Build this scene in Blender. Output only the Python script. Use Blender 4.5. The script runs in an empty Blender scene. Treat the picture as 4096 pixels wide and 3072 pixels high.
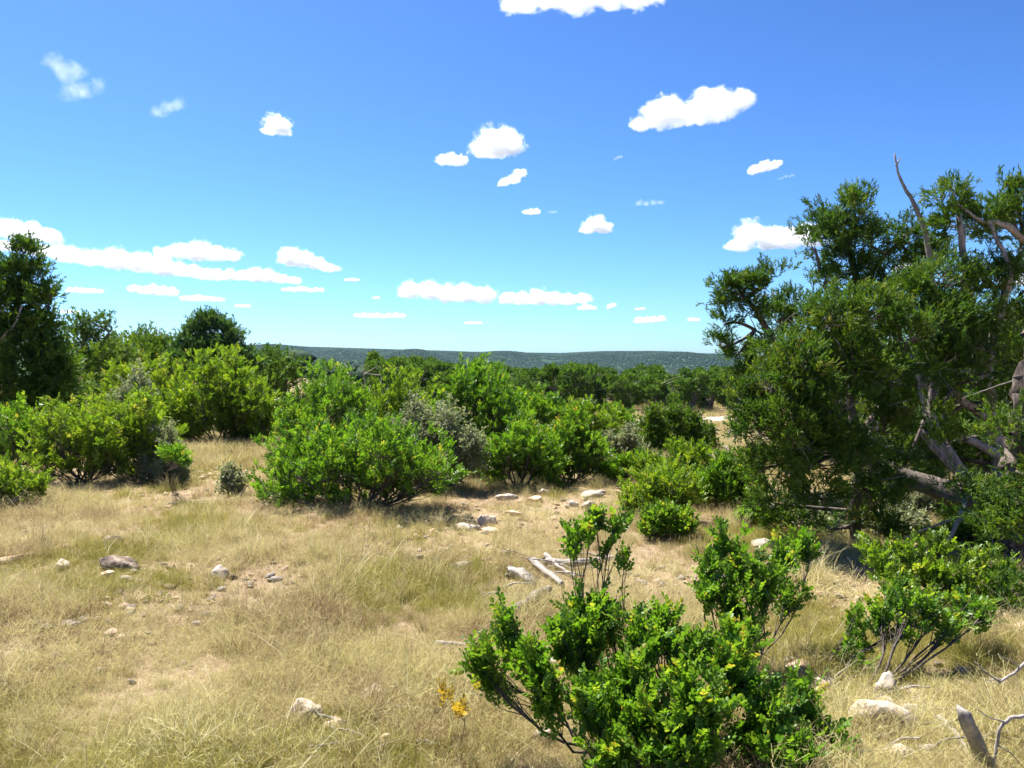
import bpy, bmesh, math, random
import numpy as np
from mathutils import Vector, noise

SC = bpy.context.scene
COL = SC.collection
rad = math.radians

# ------------------------------------------------------------------ camera, sky, sun, exposure
EYE = 1.65
FPX = 804.0                      # focal length in pixels of a 1024 px wide picture
HORIZON = 359.0
PITCH = math.atan((384.0 - HORIZON) / FPX)
cam = bpy.data.cameras.new('camera')
cam.sensor_width = 36.0
cam.lens = 36.0 * FPX / 1024.0
cam.clip_start, cam.clip_end = 0.05, 120000.0
camo = bpy.data.objects.new('camera', cam)
COL.objects.link(camo)
camo.location = (0, 0, EYE)
camo.rotation_euler = (rad(90) - PITCH, 0, 0)
SC.camera = camo

SUN_AZ = rad(-40)                # from +Y (view direction) towards -X (left)
SUN_EL = rad(60)
world = bpy.data.worlds.new('World')
SC.world = world
world.use_nodes = True
wn = world.node_tree
wn.nodes.clear()
wo = wn.nodes.new('ShaderNodeOutputWorld')
wb = wn.nodes.new('ShaderNodeBackground')
sky = wn.nodes.new('ShaderNodeTexSky')
sky.sky_type = 'NISHITA'
sky.sun_disc = False
sky.sun_elevation = SUN_EL
sky.sun_rotation = SUN_AZ
sky.altitude = 0
sky.air_density = 0.8
sky.dust_density = 0.5
sky.ozone_density = 10.0
wb.inputs['Strength'].default_value = 0.043
wg = wn.nodes.new('ShaderNodeGamma')      # the camera's rich blue
wg.inputs['Gamma'].default_value = 1.3
wn.links.new(sky.outputs[0], wg.inputs[0])
wt = wn.nodes.new('ShaderNodeMix'); wt.data_type = 'RGBA'; wt.blend_type = 'MULTIPLY'; wt.inputs[0].default_value = 1.0
wt.inputs[7].default_value = (0.84, 0.97, 1.0, 1)
wn.links.new(wg.outputs[0], wt.inputs[6])
wn.links.new(wt.outputs[2], wb.inputs[0])
wn.links.new(wb.outputs[0], wo.inputs[0])

sun = bpy.data.lights.new('sun', 'SUN')
sun.energy = 5.0
sun.angle = rad(0.53)
sun.color = (1.0, 0.955, 0.88)
suno = bpy.data.objects.new('sun', sun)
COL.objects.link(suno)
sdir = Vector((math.sin(SUN_AZ) * math.cos(SUN_EL), math.cos(SUN_AZ) * math.cos(SUN_EL), math.sin(SUN_EL)))
suno.rotation_euler = sdir.to_track_quat('Z', 'Y').to_euler()

vs = SC.view_settings
SC.display_settings.display_device = 'sRGB'
vs.view_transform = 'Standard'
vs.look = 'None'
vs.exposure = 1.52
vs.gamma = 1.0
vs.use_curve_mapping = False
cy = SC.cycles
cy.max_bounces = 14
cy.diffuse_bounces = 5
cy.glossy_bounces = 2
cy.transmission_bounces = 3
cy.transparent_max_bounces = 6
cy.volume_bounces = 12
cy.volume_max_steps = 256
cy.volume_step_rate = 0.28
cy.use_denoising = True
SC.render.filter_size = 1.2
cy.sample_clamp_indirect = 4.0

# ------------------------------------------------------------------ small helpers
rng = np.random.default_rng(11)


def smooth(a, b, v):
    t = np.clip((np.asarray(v, float) - a) / (b - a), 0, 1)
    return t * t * (3 - 2 * t)


SKYLINE = ([-200, 0, 240, 300, 400, 480, 560, 605, 650, 740, 900, 1200], [340, 341, 344.5, 346, 349, 351.5, 352.5, 350.5, 350.5, 354.5, 356, 357])
SPUR = ([-200, 100, 200, 260, 350, 450, 520, 640, 800, 1200], [348, 349, 352, 355, 359.5, 367, 374, 392, 400, 400])


def H(x, y):
    x = np.asarray(x, float); y = np.asarray(y, float)
    tt = smooth(20, 60, y)
    s = smooth(0, 1, (x + 14 + 16 * tt) / (18 + 14 * tt))
    near = -(0.45 + 2.45 * s) * smooth(6, 50, y)
    near = near - 0.085 * np.clip(y - 98, 0, 420)
    near = near + 0.02 * np.sin(x * 1.9 + 0.5) * np.sin(y * 1.5) + 0.03 * np.sin(x * 0.7 - y * 0.5 + 1.0) + 0.010 * np.sin(x * 4.1 + y * 3.3)
    yy = np.maximum(y, 1.0)
    px = 512 + FPX * x / yy
    zr = EYE + 2300 * (HORIZON - np.interp(px, *SKYLINE)) / FPX - 4
    zs = EYE + 820 * (HORIZON - np.interp(px, *SPUR)) / FPX - 4
    roll = 5 * np.sin(x * 0.011 + y * 0.004) * np.sin(y * 0.006 + 0.7) + 2.0 * np.sin(x * 0.031 + 2)
    ridge = -46 + (zr + 46) * smooth(1000, 2300, y) + roll * smooth(700, 1100, y) * (1 - smooth(1900, 2250, y)) * 3.2
    spur = -46 + (zs + 46) * smooth(430, 820, y) * (1 - smooth(850, 1150, y))
    far = np.maximum(ridge, spur)
    w = smooth(300, 560, y)
    return near * (1 - w) + far * w


CP, SP = math.cos(PITCH), math.sin(PITCH)


def at(px, py, d):
    """world point seen at picture point (px, py) of a 1024 wide frame at forward distance d metres"""
    u = (px - 512) / FPX * d
    v = (384 - py) / FPX * d
    return np.array([u, d * CP + v * SP, EYE - d * SP + v * CP])


def gp(px, py, far=400):
    """where the ray through (px, py) meets the ground"""
    t = 1.0
    while t < far:
        p = at(px, py, t)
        if p[2] <= H(p[0], p[1]):
            break
        t *= 1.01
    lo, hi = t / 1.01, t
    for _ in range(20):
        m = (lo + hi) / 2
        p = at(px, py, m)
        if p[2] <= H(p[0], p[1]):
            hi = m
        else:
            lo = m
    p = at(px, py, hi)
    return np.array([p[0], p[1], float(H(p[0], p[1]))])


def tag(o, label=None, cat=None, group=None, kind=None):
    if label: o['label'] = label
    if cat: o['category'] = cat
    if group: o['group'] = group
    if kind: o['kind'] = kind
    return o


def empty(name, loc, label=None, cat=None, group=None):
    o = bpy.data.objects.new(name, None)
    o.empty_display_size = 0.1
    o.location = [float(v) for v in loc]
    COL.objects.link(o)
    return tag(o, label, cat, group)


def mesh_data(name, V, F, mat, tint=None, smooth_shade=False):
    V = np.asarray(V, np.float32); F = np.asarray(F, np.int32)
    me = bpy.data.meshes.new(name)
    n, k = F.shape
    me.vertices.add(len(V)); me.vertices.foreach_set('co', V.ravel())
    me.loops.add(n * k); me.loops.foreach_set('vertex_index', F.ravel())
    me.polygons.add(n)
    me.polygons.foreach_set('loop_start', np.arange(0, n * k, k, dtype=np.int32))
    if smooth_shade:
        me.polygons.foreach_set('use_smooth', np.ones(n, bool))
    if tint is not None:
        a = me.attributes.new('tint', 'FLOAT', 'POINT')
        a.data.foreach_set('value', np.asarray(tint, np.float32))
    me.update(calc_edges=True)
    me.validate()
    if mat: me.materials.append(mat)
    return me


def link(name, me, parent=None, origin=None):
    o = bpy.data.objects.new(name, me)
    COL.objects.link(o)
    if parent is not None: o.parent = parent
    if origin is not None: o.location = [float(v) for v in origin]
    return o


def cat_geo(parts):
    """join [(V, F)] with equal face size"""
    Vs, Fs, n = [], [], 0
    for V, F in parts:
        Vs.append(V); Fs.append(np.asarray(F) + n); n += len(V)
    return np.concatenate(Vs), np.concatenate(Fs)


def tube(pts, radii, sides=6, wob=0.0, seed=0, cap=True):
    P = np.asarray(pts, float); n = len(P)
    R = np.broadcast_to(np.asarray(radii, float), (n,))
    T = np.gradient(P, axis=0)
    T /= np.linalg.norm(T, axis=1)[:, None] + 1e-9
    ref = np.array([0.13, 0.21, 0.97]) if abs(T[0][2]) < 0.9 else np.array([0.97, 0.2, 0.1])
    A = np.cross(T, ref); A /= np.linalg.norm(A, axis=1)[:, None] + 1e-9
    B = np.cross(T, A)
    ang = np.arange(sides) * 2 * math.pi / sides
    r = R[:, None] * np.ones(sides)
    if wob:
        g = np.random.default_rng(seed)
        lobes = 1 + wob * (g.random(sides) - 0.5) * 2
        r = r * lobes[None] * (1 + wob * (g.random((n, sides)) - 0.5))
    V = P[:, None] + A[:, None] * (np.cos(ang) * r)[..., None] + B[:, None] * (np.sin(ang) * r)[..., None]
    V = V.reshape(-1, 3)
    F = []
    for i in range(n - 1):
        for j in range(sides):
            a = i * sides + j; b = i * sides + (j + 1) % sides
            F.append((a, b, b + sides, a + sides))
    if cap:
        for e, base in ((0, 0), (n - 1, (n - 1) * sides)):
            for j in range(1, sides - 2, 2):
                q = (base, base + j, base + j + 1, base + j + 2)
                F.append(q if e else q[::-1])
    return V, np.array(F, int)


def bezier(a, b, c, n):
    t = np.linspace(0, 1, n)[:, None]
    return (1 - t) ** 2 * a + 2 * t * (1 - t) * b + t * t * c


def unit(v):
    return v / (np.linalg.norm(v, axis=-1, keepdims=True) + 1e-9)


def frames(d, n):
    d = unit(d); x = unit(np.cross(d, n)); z = np.cross(x, d)
    return np.stack([x, d, z], axis=-1)


def stamp(TV, TF, pos, R, s):
    N, k = len(pos), len(TV)
    s = np.broadcast_to(np.asarray(s, float), (N,))
    V = np.einsum('nij,kj->nki', R, TV) * s[:, None, None] + pos[:, None]
    F = TF[None] + (np.arange(N) * k)[:, None, None]
    return V.reshape(-1, 3), F.reshape(-1, TF.shape[1])


def rdir(g, n):
    return unit(g.normal(size=(n, 3)))


# ------------------------------------------------------------------ materials
def new_mat(name):
    m = bpy.data.materials.new(name)
    m.use_nodes = True
    nt = m.node_tree
    nt.nodes.clear()
    out = nt.nodes.new('ShaderNodeOutputMaterial')
    return m, nt, out


def N(nt, kind, **kw):
    n = nt.nodes.new(kind)
    for k, v in kw.items():
        if k in n.inputs: n.inputs[k].default_value = v
        else: setattr(n, k, v)
    return n


def ramp(nt, stops):
    r = nt.nodes.new('ShaderNodeValToRGB')
    e = r.color_ramp.elements
    while len(e) < len(stops): e.new(0.5)
    for el, (p, c) in zip(e, stops):
        el.position = p; el.color = (*c, 1)
    return r


def leaf_mat(name, stops, rough=0.42, transl=0.3, spec=0.5, tcol=(1.3, 1.25, 0.5)):
    m, nt, out = new_mat(name)
    L = nt.links.new
    a = N(nt, 'ShaderNodeAttribute', attribute_name='tint')
    oi = N(nt, 'ShaderNodeObjectInfo')
    ad = N(nt, 'ShaderNodeMath', operation='MULTIPLY_ADD'); ad.inputs[1].default_value = 0.16
    L(oi.outputs['Random'], ad.inputs[0]); L(a.outputs['Fac'], ad.inputs[2])
    r = ramp(nt, stops); L(ad.outputs[0], r.inputs[0])
    p = N(nt, 'ShaderNodeBsdfPrincipled')
    p.inputs['Roughness'].default_value = rough
    p.inputs['Specular IOR Level'].default_value = spec
    L(r.outputs[0], p.inputs['Base Color'])
    mx = N(nt, 'ShaderNodeMix', data_type='RGBA', blend_type='MULTIPLY'); mx.inputs[0].default_value = 1.0
    L(r.outputs[0], mx.inputs[6]); mx.inputs[7].default_value = (*tcol, 1)
    t = N(nt, 'ShaderNodeBsdfTranslucent'); L(mx.outputs[2], t.inputs[0])
    ms = N(nt, 'ShaderNodeMixShader'); ms.inputs[0].default_value = transl
    L(p.outputs[0], ms.inputs[1]); L(t.outputs[0], ms.inputs[2])
    L(ms.outputs[0], out.inputs[0])
    return m


def bark_mat(name, c1, c2, scale=18.0, stretch=6.0, rough=0.9, bump=0.5):
    m, nt, out = new_mat(name)
    L = nt.links.new
    tc = N(nt, 'ShaderNodeTexCoord')
    mp = N(nt, 'ShaderNodeMapping'); mp.inputs['Scale'].default_value = (1, 1, 1 / stretch)
    L(tc.outputs['Object'], mp.inputs[0])
    n = N(nt, 'ShaderNodeTexNoise', Scale=scale, Detail=5.0, Roughness=0.65); L(mp.outputs[0], n.inputs[0])
    r = ramp(nt, [(0.34, c1), (0.62, c2)]); L(n.outputs['Fac'], r.inputs[0])
    p = N(nt, 'ShaderNodeBsdfPrincipled', Roughness=rough); L(r.outputs[0], p.inputs['Base Color'])
    b = N(nt, 'ShaderNodeBump', Strength=bump, Distance=0.02); L(n.outputs['Fac'], b.inputs['Height']); L(b.outputs[0], p.inputs['Normal'])
    L(p.outputs[0], out.inputs[0])
    return m


def rock_mat(name, stops, scale=14.0, bump=0.6):
    m, nt, out = new_mat(name)
    L = nt.links.new
    tc = N(nt, 'ShaderNodeTexCoord')
    oi = N(nt, 'ShaderNodeObjectInfo')
    add = N(nt, 'ShaderNodeVectorMath', operation='ADD')
    L(tc.outputs['Object'], add.inputs[0]); L(oi.outputs['Location'], add.inputs[1])
    n = N(nt, 'ShaderNodeTexNoise', Scale=scale, Detail=8.0, Roughness=0.68); L(add.outputs[0], n.inputs[0])
    v = N(nt, 'ShaderNodeTexVoronoi', Scale=scale * 2.2); L(add.outputs[0], v.inputs[0])
    r = ramp(nt, stops); L(n.outputs['Fac'], r.inputs[0])
    p = N(nt, 'ShaderNodeBsdfPrincipled', Roughness=0.93); p.inputs['Specular IOR Level'].default_value = 0.2
    L(r.outputs[0], p.inputs['Base Color'])
    mm = N(nt, 'ShaderNodeMath', operation='MULTIPLY_ADD'); mm.inputs[1].default_value = 0.35
    L(v.outputs['Distance'], mm.inputs[0]); L(n.outputs['Fac'], mm.inputs[2])
    b = N(nt, 'ShaderNodeBump', Strength=bump, Distance=0.025); L(mm.outputs[0], b.inputs['Height']); L(b.outputs[0], p.inputs['Normal'])
    L(p.outputs[0], out.inputs[0])
    return m


M_LAUREL = leaf_mat('laurel_leaf', [(0.0, (0.035, 0.110, 0.010)), (0.45, (0.100, 0.215, 0.020)), (0.8, (0.165, 0.285, 0.028)), (0.97, (0.29, 0.36, 0.045)), (1.0, (0.42, 0.34, 0.06))], rough=0.42, transl=0.5, spec=0.4, tcol=(1.25, 1.25, 0.5))
M_LAUREL2 = leaf_mat('bright_leaf', [(0.0, (0.050, 0.120, 0.010)), (0.5, (0.130, 0.222, 0.022)), (0.85, (0.210, 0.310, 0.024)), (1.0, (0.38, 0.37, 0.08))], rough=0.42, transl=0.5, spec=0.4, tcol=(1.25, 1.25, 0.5))
M_GREY = leaf_mat('grey_leaf', [(0.0, (0.11, 0.135, 0.065)), (0.5, (0.22, 0.25, 0.13)), (1.0, (0.36, 0.36, 0.22))], rough=0.6, transl=0.4, tcol=(1.1, 1.15, 0.7))
M_JUN = leaf_mat('juniper_needles', [(0.0, (0.020, 0.064, 0.011)), (0.5, (0.068, 0.142, 0.015)), (0.85, (0.140, 0.212, 0.021)), (1.0, (0.21, 0.17, 0.055))], rough=0.6, transl=0.42, spec=0.3)
M_JUNB = leaf_mat('blue_juniper_needles', [(0.0, (0.024, 0.070, 0.024)), (0.5, (0.060, 0.135, 0.040)), (1.0, (0.115, 0.190, 0.055))], rough=0.6, transl=0.38, spec=0.3)
M_FARJ = leaf_mat('far_juniper', [(0.0, (0.028, 0.076, 0.012)), (0.5, (0.074, 0.150, 0.022)), (0.85, (0.125, 0.205, 0.032)), (1.0, (0.20, 0.20, 0.085))], rough=0.7, transl=0.42, spec=0.2)
M_WOOD = leaf_mat('far_wood', [(0.0, (0.010, 0.028, 0.012)), (0.5, (0.016, 0.042, 0.018)), (0.85, (0.024, 0.052, 0.022)), (1.0, (0.045, 0.060, 0.030))], rough=0.8, transl=0.1, spec=0.1)  # colour darkened to stand in for canopy self-shadow the blobs lack
M_YELLOW = leaf_mat('yellow_leaf', [(0.0, (0.40, 0.26, 0.03)), (1.0, (0.62, 0.45, 0.07))], rough=0.5, transl=0.35)
M_TWIG = bark_mat('twig_bark', (0.045, 0.032, 0.024), (0.12, 0.095, 0.075), 40)
M_BARK = bark_mat('juniper_bark', (0.035, 0.025, 0.020), (0.14, 0.11, 0.09), 22, 8)
M_PALEBARK = bark_mat('pale_juniper_bark', (0.055, 0.042, 0.036), (0.34, 0.29, 0.25), 20, 8, bump=0.7)
M_DEAD = bark_mat('weathered_wood', (0.17, 0.145, 0.125), (0.38, 0.34, 0.30), 34, 10, bump=0.35)
M_ROCK = rock_mat('pale_limestone', [(0.30, (0.17, 0.13, 0.10)), (0.46, (0.38, 0.32, 0.26)), (0.72, (0.56, 0.51, 0.44))])
M_ROCKW = rock_mat('cream_limestone', [(0.34, (0.20, 0.145, 0.10)), (0.46, (0.42, 0.33, 0.24)), (0.58, (0.54, 0.46, 0.36)), (0.75, (0.62, 0.56, 0.47))], 13, 0.9)
M_ROCKD = rock_mat('pitted_limestone', [(0.36, (0.045, 0.036, 0.030)), (0.52, (0.17, 0.125, 0.095)), (0.68, (0.46, 0.37, 0.29))], 11, 1.0)
M_ROCKP = rock_mat('pink_limestone', [(0.28, (0.34, 0.22, 0.14)), (0.5, (0.55, 0.40, 0.28)), (0.72, (0.66, 0.52, 0.40))])


def grass_mat(name, stops, transl=0.35):
    m, nt, out = new_mat(name)
    L = nt.links.new
    a = N(nt, 'ShaderNodeAttribute', attribute_name='tint')
    oi = N(nt, 'ShaderNodeObjectInfo')
    geo = N(nt, 'ShaderNodeNewGeometry')
    nz = N(nt, 'ShaderNodeTexNoise', Scale=0.9, Detail=3.0); L(geo.outputs['Position'], nz.inputs[0])
    ad = N(nt, 'ShaderNodeMath', operation='MULTIPLY_ADD'); ad.inputs[1].default_value = 0.30
    L(oi.outputs['Random'], ad.inputs[0]); L(a.outputs['Fac'], ad.inputs[2])
    ad2 = N(nt, 'ShaderNodeMath', operation='MULTIPLY_ADD'); ad2.inputs[1].default_value = 1.1
    L(nz.outputs['Fac'], ad2.inputs[0]); L(ad.outputs[0], ad2.inputs[2])
    sb = N(nt, 'ShaderNodeMath', operation='SUBTRACT'); sb.inputs[1].default_value = 0.68; L(ad2.outputs[0], sb.inputs[0])
    r = ramp(nt, stops); L(sb.outputs[0], r.inputs[0])
    p = N(nt, 'ShaderNodeBsdfDiffuse'); L(r.outputs[0], p.inputs['Color'])
    t = N(nt, 'ShaderNodeBsdfTranslucent'); L(r.outputs[0], t.inputs[0])
    ms = N(nt, 'ShaderNodeMixShader'); ms.inputs[0].default_value = transl
    L(p.outputs[0], ms.inputs[1]); L(t.outputs[0], ms.inputs[2]); L(ms.outputs[0], out.inputs[0])
    return m


M_DRY = grass_mat('dry_grass_blade', [(0.0, (0.23, 0.145, 0.08)), (0.2, (0.41, 0.31, 0.175)), (0.4, (0.53, 0.455, 0.235)), (0.58, (0.48, 0.44, 0.165)), (0.78, (0.64, 0.57, 0.32)), (1.0, (0.82, 0.77, 0.54))])
M_GREEN = grass_mat('green_grass_blade', [(0.0, (0.21, 0.20, 0.06)), (0.4, (0.33, 0.31, 0.075)), (0.8, (0.43, 0.37, 0.12)), (1.0, (0.56, 0.47, 0.22))])


def ground_mat():
    m, nt, out = new_mat('dry_hill_ground')
    L = nt.links.new
    geo = N(nt, 'ShaderNodeNewGeometry')
    big = N(nt, 'ShaderNodeTexNoise', Scale=0.55, Detail=5.0, Roughness=0.6); L(geo.outputs['Position'], big.inputs[0])
    fine = N(nt, 'ShaderNodeTexNoise', Scale=26.0, Detail=8.0, Roughness=0.72); L(geo.outputs['Position'], fine.inputs[0])
    r1 = ramp(nt, [(0.3, (0.10, 0.065, 0.042)), (0.5, (0.27, 0.19, 0.13)), (0.7, (0.50, 0.40, 0.29))]); L(fine.outputs['Fac'], r1.inputs[0])
    r2 = ramp(nt, [(0.35, (0.36, 0.25, 0.165)), (0.65, (0.31, 0.25, 0.13))]); L(big.outputs['Fac'], r2.inputs[0])
    mx = N(nt, 'ShaderNodeMix', data_type='RGBA'); mx.inputs[0].default_value = 0.5
    L(r1.outputs[0], mx.inputs[6]); L(r2.outputs[0], mx.inputs[7])
    # far country: ground takes the far wood's green, canopy shade darkened into it
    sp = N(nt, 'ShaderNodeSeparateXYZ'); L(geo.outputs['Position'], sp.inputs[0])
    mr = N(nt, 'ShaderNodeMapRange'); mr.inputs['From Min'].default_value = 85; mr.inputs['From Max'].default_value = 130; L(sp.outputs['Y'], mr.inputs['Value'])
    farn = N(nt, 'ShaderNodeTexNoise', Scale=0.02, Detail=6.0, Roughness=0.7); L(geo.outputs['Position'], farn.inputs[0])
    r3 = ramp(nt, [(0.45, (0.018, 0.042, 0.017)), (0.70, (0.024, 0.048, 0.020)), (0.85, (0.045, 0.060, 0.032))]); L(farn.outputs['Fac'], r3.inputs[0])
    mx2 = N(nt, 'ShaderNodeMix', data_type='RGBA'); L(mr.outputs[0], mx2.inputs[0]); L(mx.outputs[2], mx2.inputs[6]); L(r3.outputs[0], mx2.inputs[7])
    p = N(nt, 'ShaderNodeBsdfPrincipled', Roughness=0.95); p.inputs['Specular IOR Level'].default_value = 0.1
    L(mx2.outputs[2], p.inputs['Base Color'])
    b = N(nt, 'ShaderNodeBump', Strength=0.8, Distance=0.03); L(fine.outputs['Fac'], b.inputs['Height']); L(b.outputs[0], p.inputs['Normal'])
    L(p.outputs[0], out.inputs[0])
    return m


# ------------------------------------------------------------------ the ground sheet and the dirt road
def build_ground():
    r = np.concatenate([[0.0], np.geomspace(0.4, 4200, 170)])
    fine = np.linspace(-48, 48, 300)
    coarse = np.linspace(48, 312, 60)[1:-1]
    a = np.radians(np.concatenate([fine, coarse]))
    A, Rr = np.meshgrid(a, r, indexing='xy')
    X, Y = np.sin(A) * Rr, np.cos(A) * Rr
    V = np.stack([X, Y, H(X, Y)], -1).reshape(-1, 3)
    na, nr = len(a), len(r)
    i, j = np.meshgrid(np.arange(nr - 1), np.arange(na), indexing='ij')
    j2 = (j + 1) % na
    F = np.stack([i * na + j, (i + 1) * na + j, (i + 1) * na + j2, i * na + j2], -1).reshape(-1, 4)[:, ::-1]
    # collapse the centre ring to one vertex
    V = V[na - 1:]
    F = np.maximum(F - (na - 1), 0)
    tri = F[:na]; rest = F[na:]
    me = bpy.data.meshes.new('ground')
    faces = [tuple(dict.fromkeys(map(int, f))) for f in tri] + [tuple(map(int, f)) for f in rest]
    me.from_pydata(V.tolist(), [], faces)
    me.polygons.foreach_set('use_smooth', np.ones(len(me.polygons), bool))
    me.materials.append(ground_mat())
    o = link('ground', me)
    return tag(o, 'dry tan hillside ground falling away to wooded country', kind='structure')


build_ground()


def build_road():
    m, nt, out = new_mat('pale_caliche')
    L = nt.links.new
    geo = N(nt, 'ShaderNodeNewGeometry')
    n = N(nt, 'ShaderNodeTexNoise', Scale=1.2, Detail=8.0, Roughness=0.7); L(geo.outputs['Position'], n.inputs[0])
    r = ramp(nt, [(0.3, (0.46, 0.36, 0.24)), (0.6, (0.68, 0.57, 0.42))]); L(n.outputs['Fac'], r.inputs[0])
    p = N(nt, 'ShaderNodeBsdfPrincipled', Roughness=0.95); L(r.outputs[0], p.inputs['Base Color']); L(p.outputs[0], out.inputs[0])
    ctrl = np.array([(-2, 52), (4, 55), (9.5, 57.5), (14, 60), (18.5, 62), (26, 64), (40, 66), (60, 66)], float)
    t = np.linspace(0, len(ctrl) - 1, 90)
    c = np.stack([np.interp(t, np.arange(len(ctrl)), ctrl[:, k]) for k in (0, 1)], -1)
    k = np.ones(9) / 9
    for q in (0, 1):
        c[4:-4, q] = np.convolve(c[:, q], k, 'valid')
    T = unit(np.gradient(c, axis=0)); S = np.stack([-T[:, 1], T[:, 0]], -1)
    g = np.random.default_rng(5)
    V = []
    cols = np.linspace(-2.0, 2.0, 7)
    for i in range(len(c)):
        for q, w in enumerate(cols):
            e = (g.random() - 0.5) * 0.35 if q in (0, 6) else 0
            x, y = c[i] + S[i] * (w + e)
            V.append((x, y, float(H(x, y)) + 0.03 - 0.02 * math.cos(w * 3.1)))
    F = [(i * 7 + q, i * 7 + q + 1, i * 7 + q + 8, i * 7 + q + 7) for i in range(len(c) - 1) for q in range(6)]
    o = link('dirt_road', mesh_data('dirt_road', V, F, m, smooth_shade=True))
    tag(o, 'pale dirt road crossing the dry grass below the junipers', kind='structure')


build_road()

# ------------------------------------------------------------------ leaf templates
def oval_leaf(n=4, w=0.36, fold=0.16, curl=0.12):
    """a folded oval leaf of unit length along +Y, 4n triangles"""
    t = np.linspace(0, 1, n + 1)
    half = w * np.sin(math.pi * np.clip(t, 0, 1) ** 0.85) ** 0.75
    mid = np.stack([np.zeros_like(t), t, -curl * t * t], -1)
    Lf = mid + np.stack([-half, np.zeros_like(t), half * fold / w], -1)
    Rt = mid + np.stack([half, np.zeros_like(t), half * fold / w], -1)
    V = np.concatenate([mid, Lf, Rt]); m = n + 1
    F = []
    for i in range(n):
        for s, off in ((0, m), (1, 2 * m)):
            q = [i, i + 1, off + i + 1, off + i]
            if s == 0: q = q[::-1]
            if i == 0: F.append([q[k] for k in range(4) if q[k] != off + 0] if True else q)
            elif i == n - 1: F.append([k for k in q if k != off + n])
            else:
                F.append([q[0], q[1], q[2]]); F.append([q[0], q[2], q[3]])
    return V, np.array([f[:3] for f in F], int)


DIAMOND = (np.array([(0, 0, 0), (-0.36, 0.52, 0.14), (0, 1, -0.05), (0.36, 0.52, 0.14)], float), np.array([(0, 3, 2), (0, 2, 1)], int))
HEX = (np.array([(0, 0, 0), (-0.34, 0.38, 0.12), (-0.30, 0.75, 0.08), (0, 1, -0.08), (0.30, 0.75, 0.08), (0.34, 0.38, 0.12)], float),
       np.array([(0, 5, 3), (5, 4, 3), (0, 3, 1), (1, 3, 2)], int))


def pinnate(leaf, pairs, rachis, leaflet, g):
    """compound leaf: paired leaflets and one at the tip along a curved rachis that runs along +Y"""
    TV, TF = leaf
    pos, d, nn, s = [], [], [], []
    for k in range(pairs + 1):
        t = (k + 0.6) / (pairs + 0.6)
        base = np.array([0, rachis * t, rachis * 0.18 * math.sin(t * 2.0)])
        sides = (0,) if k == pairs else (-1, 1)
        for sd in sides:
            a = rad(g.uniform(48, 66)) * sd
            dv = np.array([math.sin(a), math.cos(a), g.uniform(0.15, 0.65)])
            pos.append(base); d.append(dv)
            nn.append(np.array([-0.45 * sd, -0.3, 1.0]) + g.normal(size=3) * 0.22)
            s.append(leaflet * g.uniform(0.82, 1.12) * (0.85 if k == 0 else 1))
    pos, d, nn, s = map(np.array, (pos, d, nn, s))
    V, F = stamp(TV, TF, pos, frames(d, nn), s)
    tint = np.repeat(g.normal(0, 0.10, len(pos)), len(TV))
    return V, F, tint


_g = np.random.default_rng(3)
COMP_NEAR = [pinnate(oval_leaf(3), 3 + k % 2, 0.056, 0.022, _g) for k in range(8)]
COMP_NEAR_MASS = [pinnate(HEX, 3 + k % 2, 0.056, 0.022, _g) for k in range(6)]
COMP_MID = [pinnate(HEX, 3, 0.068, 0.026, _g) for k in range(6)]
COMP_FAR = [pinnate(DIAMOND, 3, 0.080, 0.033, _g) for k in range(6)]
SMALL = []
for k in range(5):      # a short twig of small stiff grey leaves
    n = 13
    t = _g.random(n)
    pos = np.stack([_g.normal(0, .006, n), t * 0.10, _g.normal(0, .006, n)], -1)
    d = unit(np.stack([_g.normal(0, 1, n), 0.5 + 0 * t, _g.normal(0, 1, n)], -1))
    V, F = stamp(*DIAMOND, pos, frames(d, rdir(_g, n)), _g.uniform(0.018, 0.028, n))
    SMALL.append((V, F, np.repeat(_g.normal(0, 0.12, n), 4)))


def spray(n, length, g, leaf_len=0.035, width=0.009, spread=0.75):
    """a juniper spray: thin scaly shoots along a short twig"""
    V, F, T = [], [], []
    for k in range(n):
        t = (k + g.random()) / n
        b = np.array([0, length * t * 0.8, 0.0]) + g.normal(size=3) * 0.004
        d = unit(np.array([g.normal() * spread, 1.0, g.normal() * spread]))
        l = leaf_len * g.uniform(0.7, 1.35)
        side = unit(np.cross(d, g.normal(size=3))) * width * 0.5
        c = b + d * l * 0.5 + g.normal(size=3) * 0.003
        q = len(V)
        V += [b, c + side * 1.2, b + d * l, c - side * 1.2]
        F += [(q, q + 1, q + 2), (q, q + 2, q + 3)]
        T += [g.normal() * 0.08] * 4
    return np.array(V), np.array(F, int), np.array(T)


JSPRAY = [spray(12, 0.11, _g, 0.042, 0.0085, 0.5) for k in range(6)]
JSPRAY_MID = [spray(9, 0.14, _g, 0.062, 0.016, 0.5) for k in range(5)]


def stamp_many(templates, pos, d, nrm, scale, tint, g):
    Vs, Fs, Ts, n = [], [], [], 0
    pick = g.integers(0, len(templates), len(pos))
    R = frames(d, nrm)
    scale = np.broadcast_to(np.asarray(scale, float), (len(pos),))
    for k, (TV, TF, TT) in enumerate(templates):
        i = np.where(pick == k)[0]
        if not len(i): continue
        V, F = stamp(TV, TF, pos[i], R[i], scale[i])
        Vs.append(V); Fs.append(F + n); n += len(V)
        Ts.append((tint[i][:, None] + TT[None]).ravel())
    return np.concatenate(Vs), np.concatenate(Fs), np.clip(np.concatenate(Ts), 0, 0.985)


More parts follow.
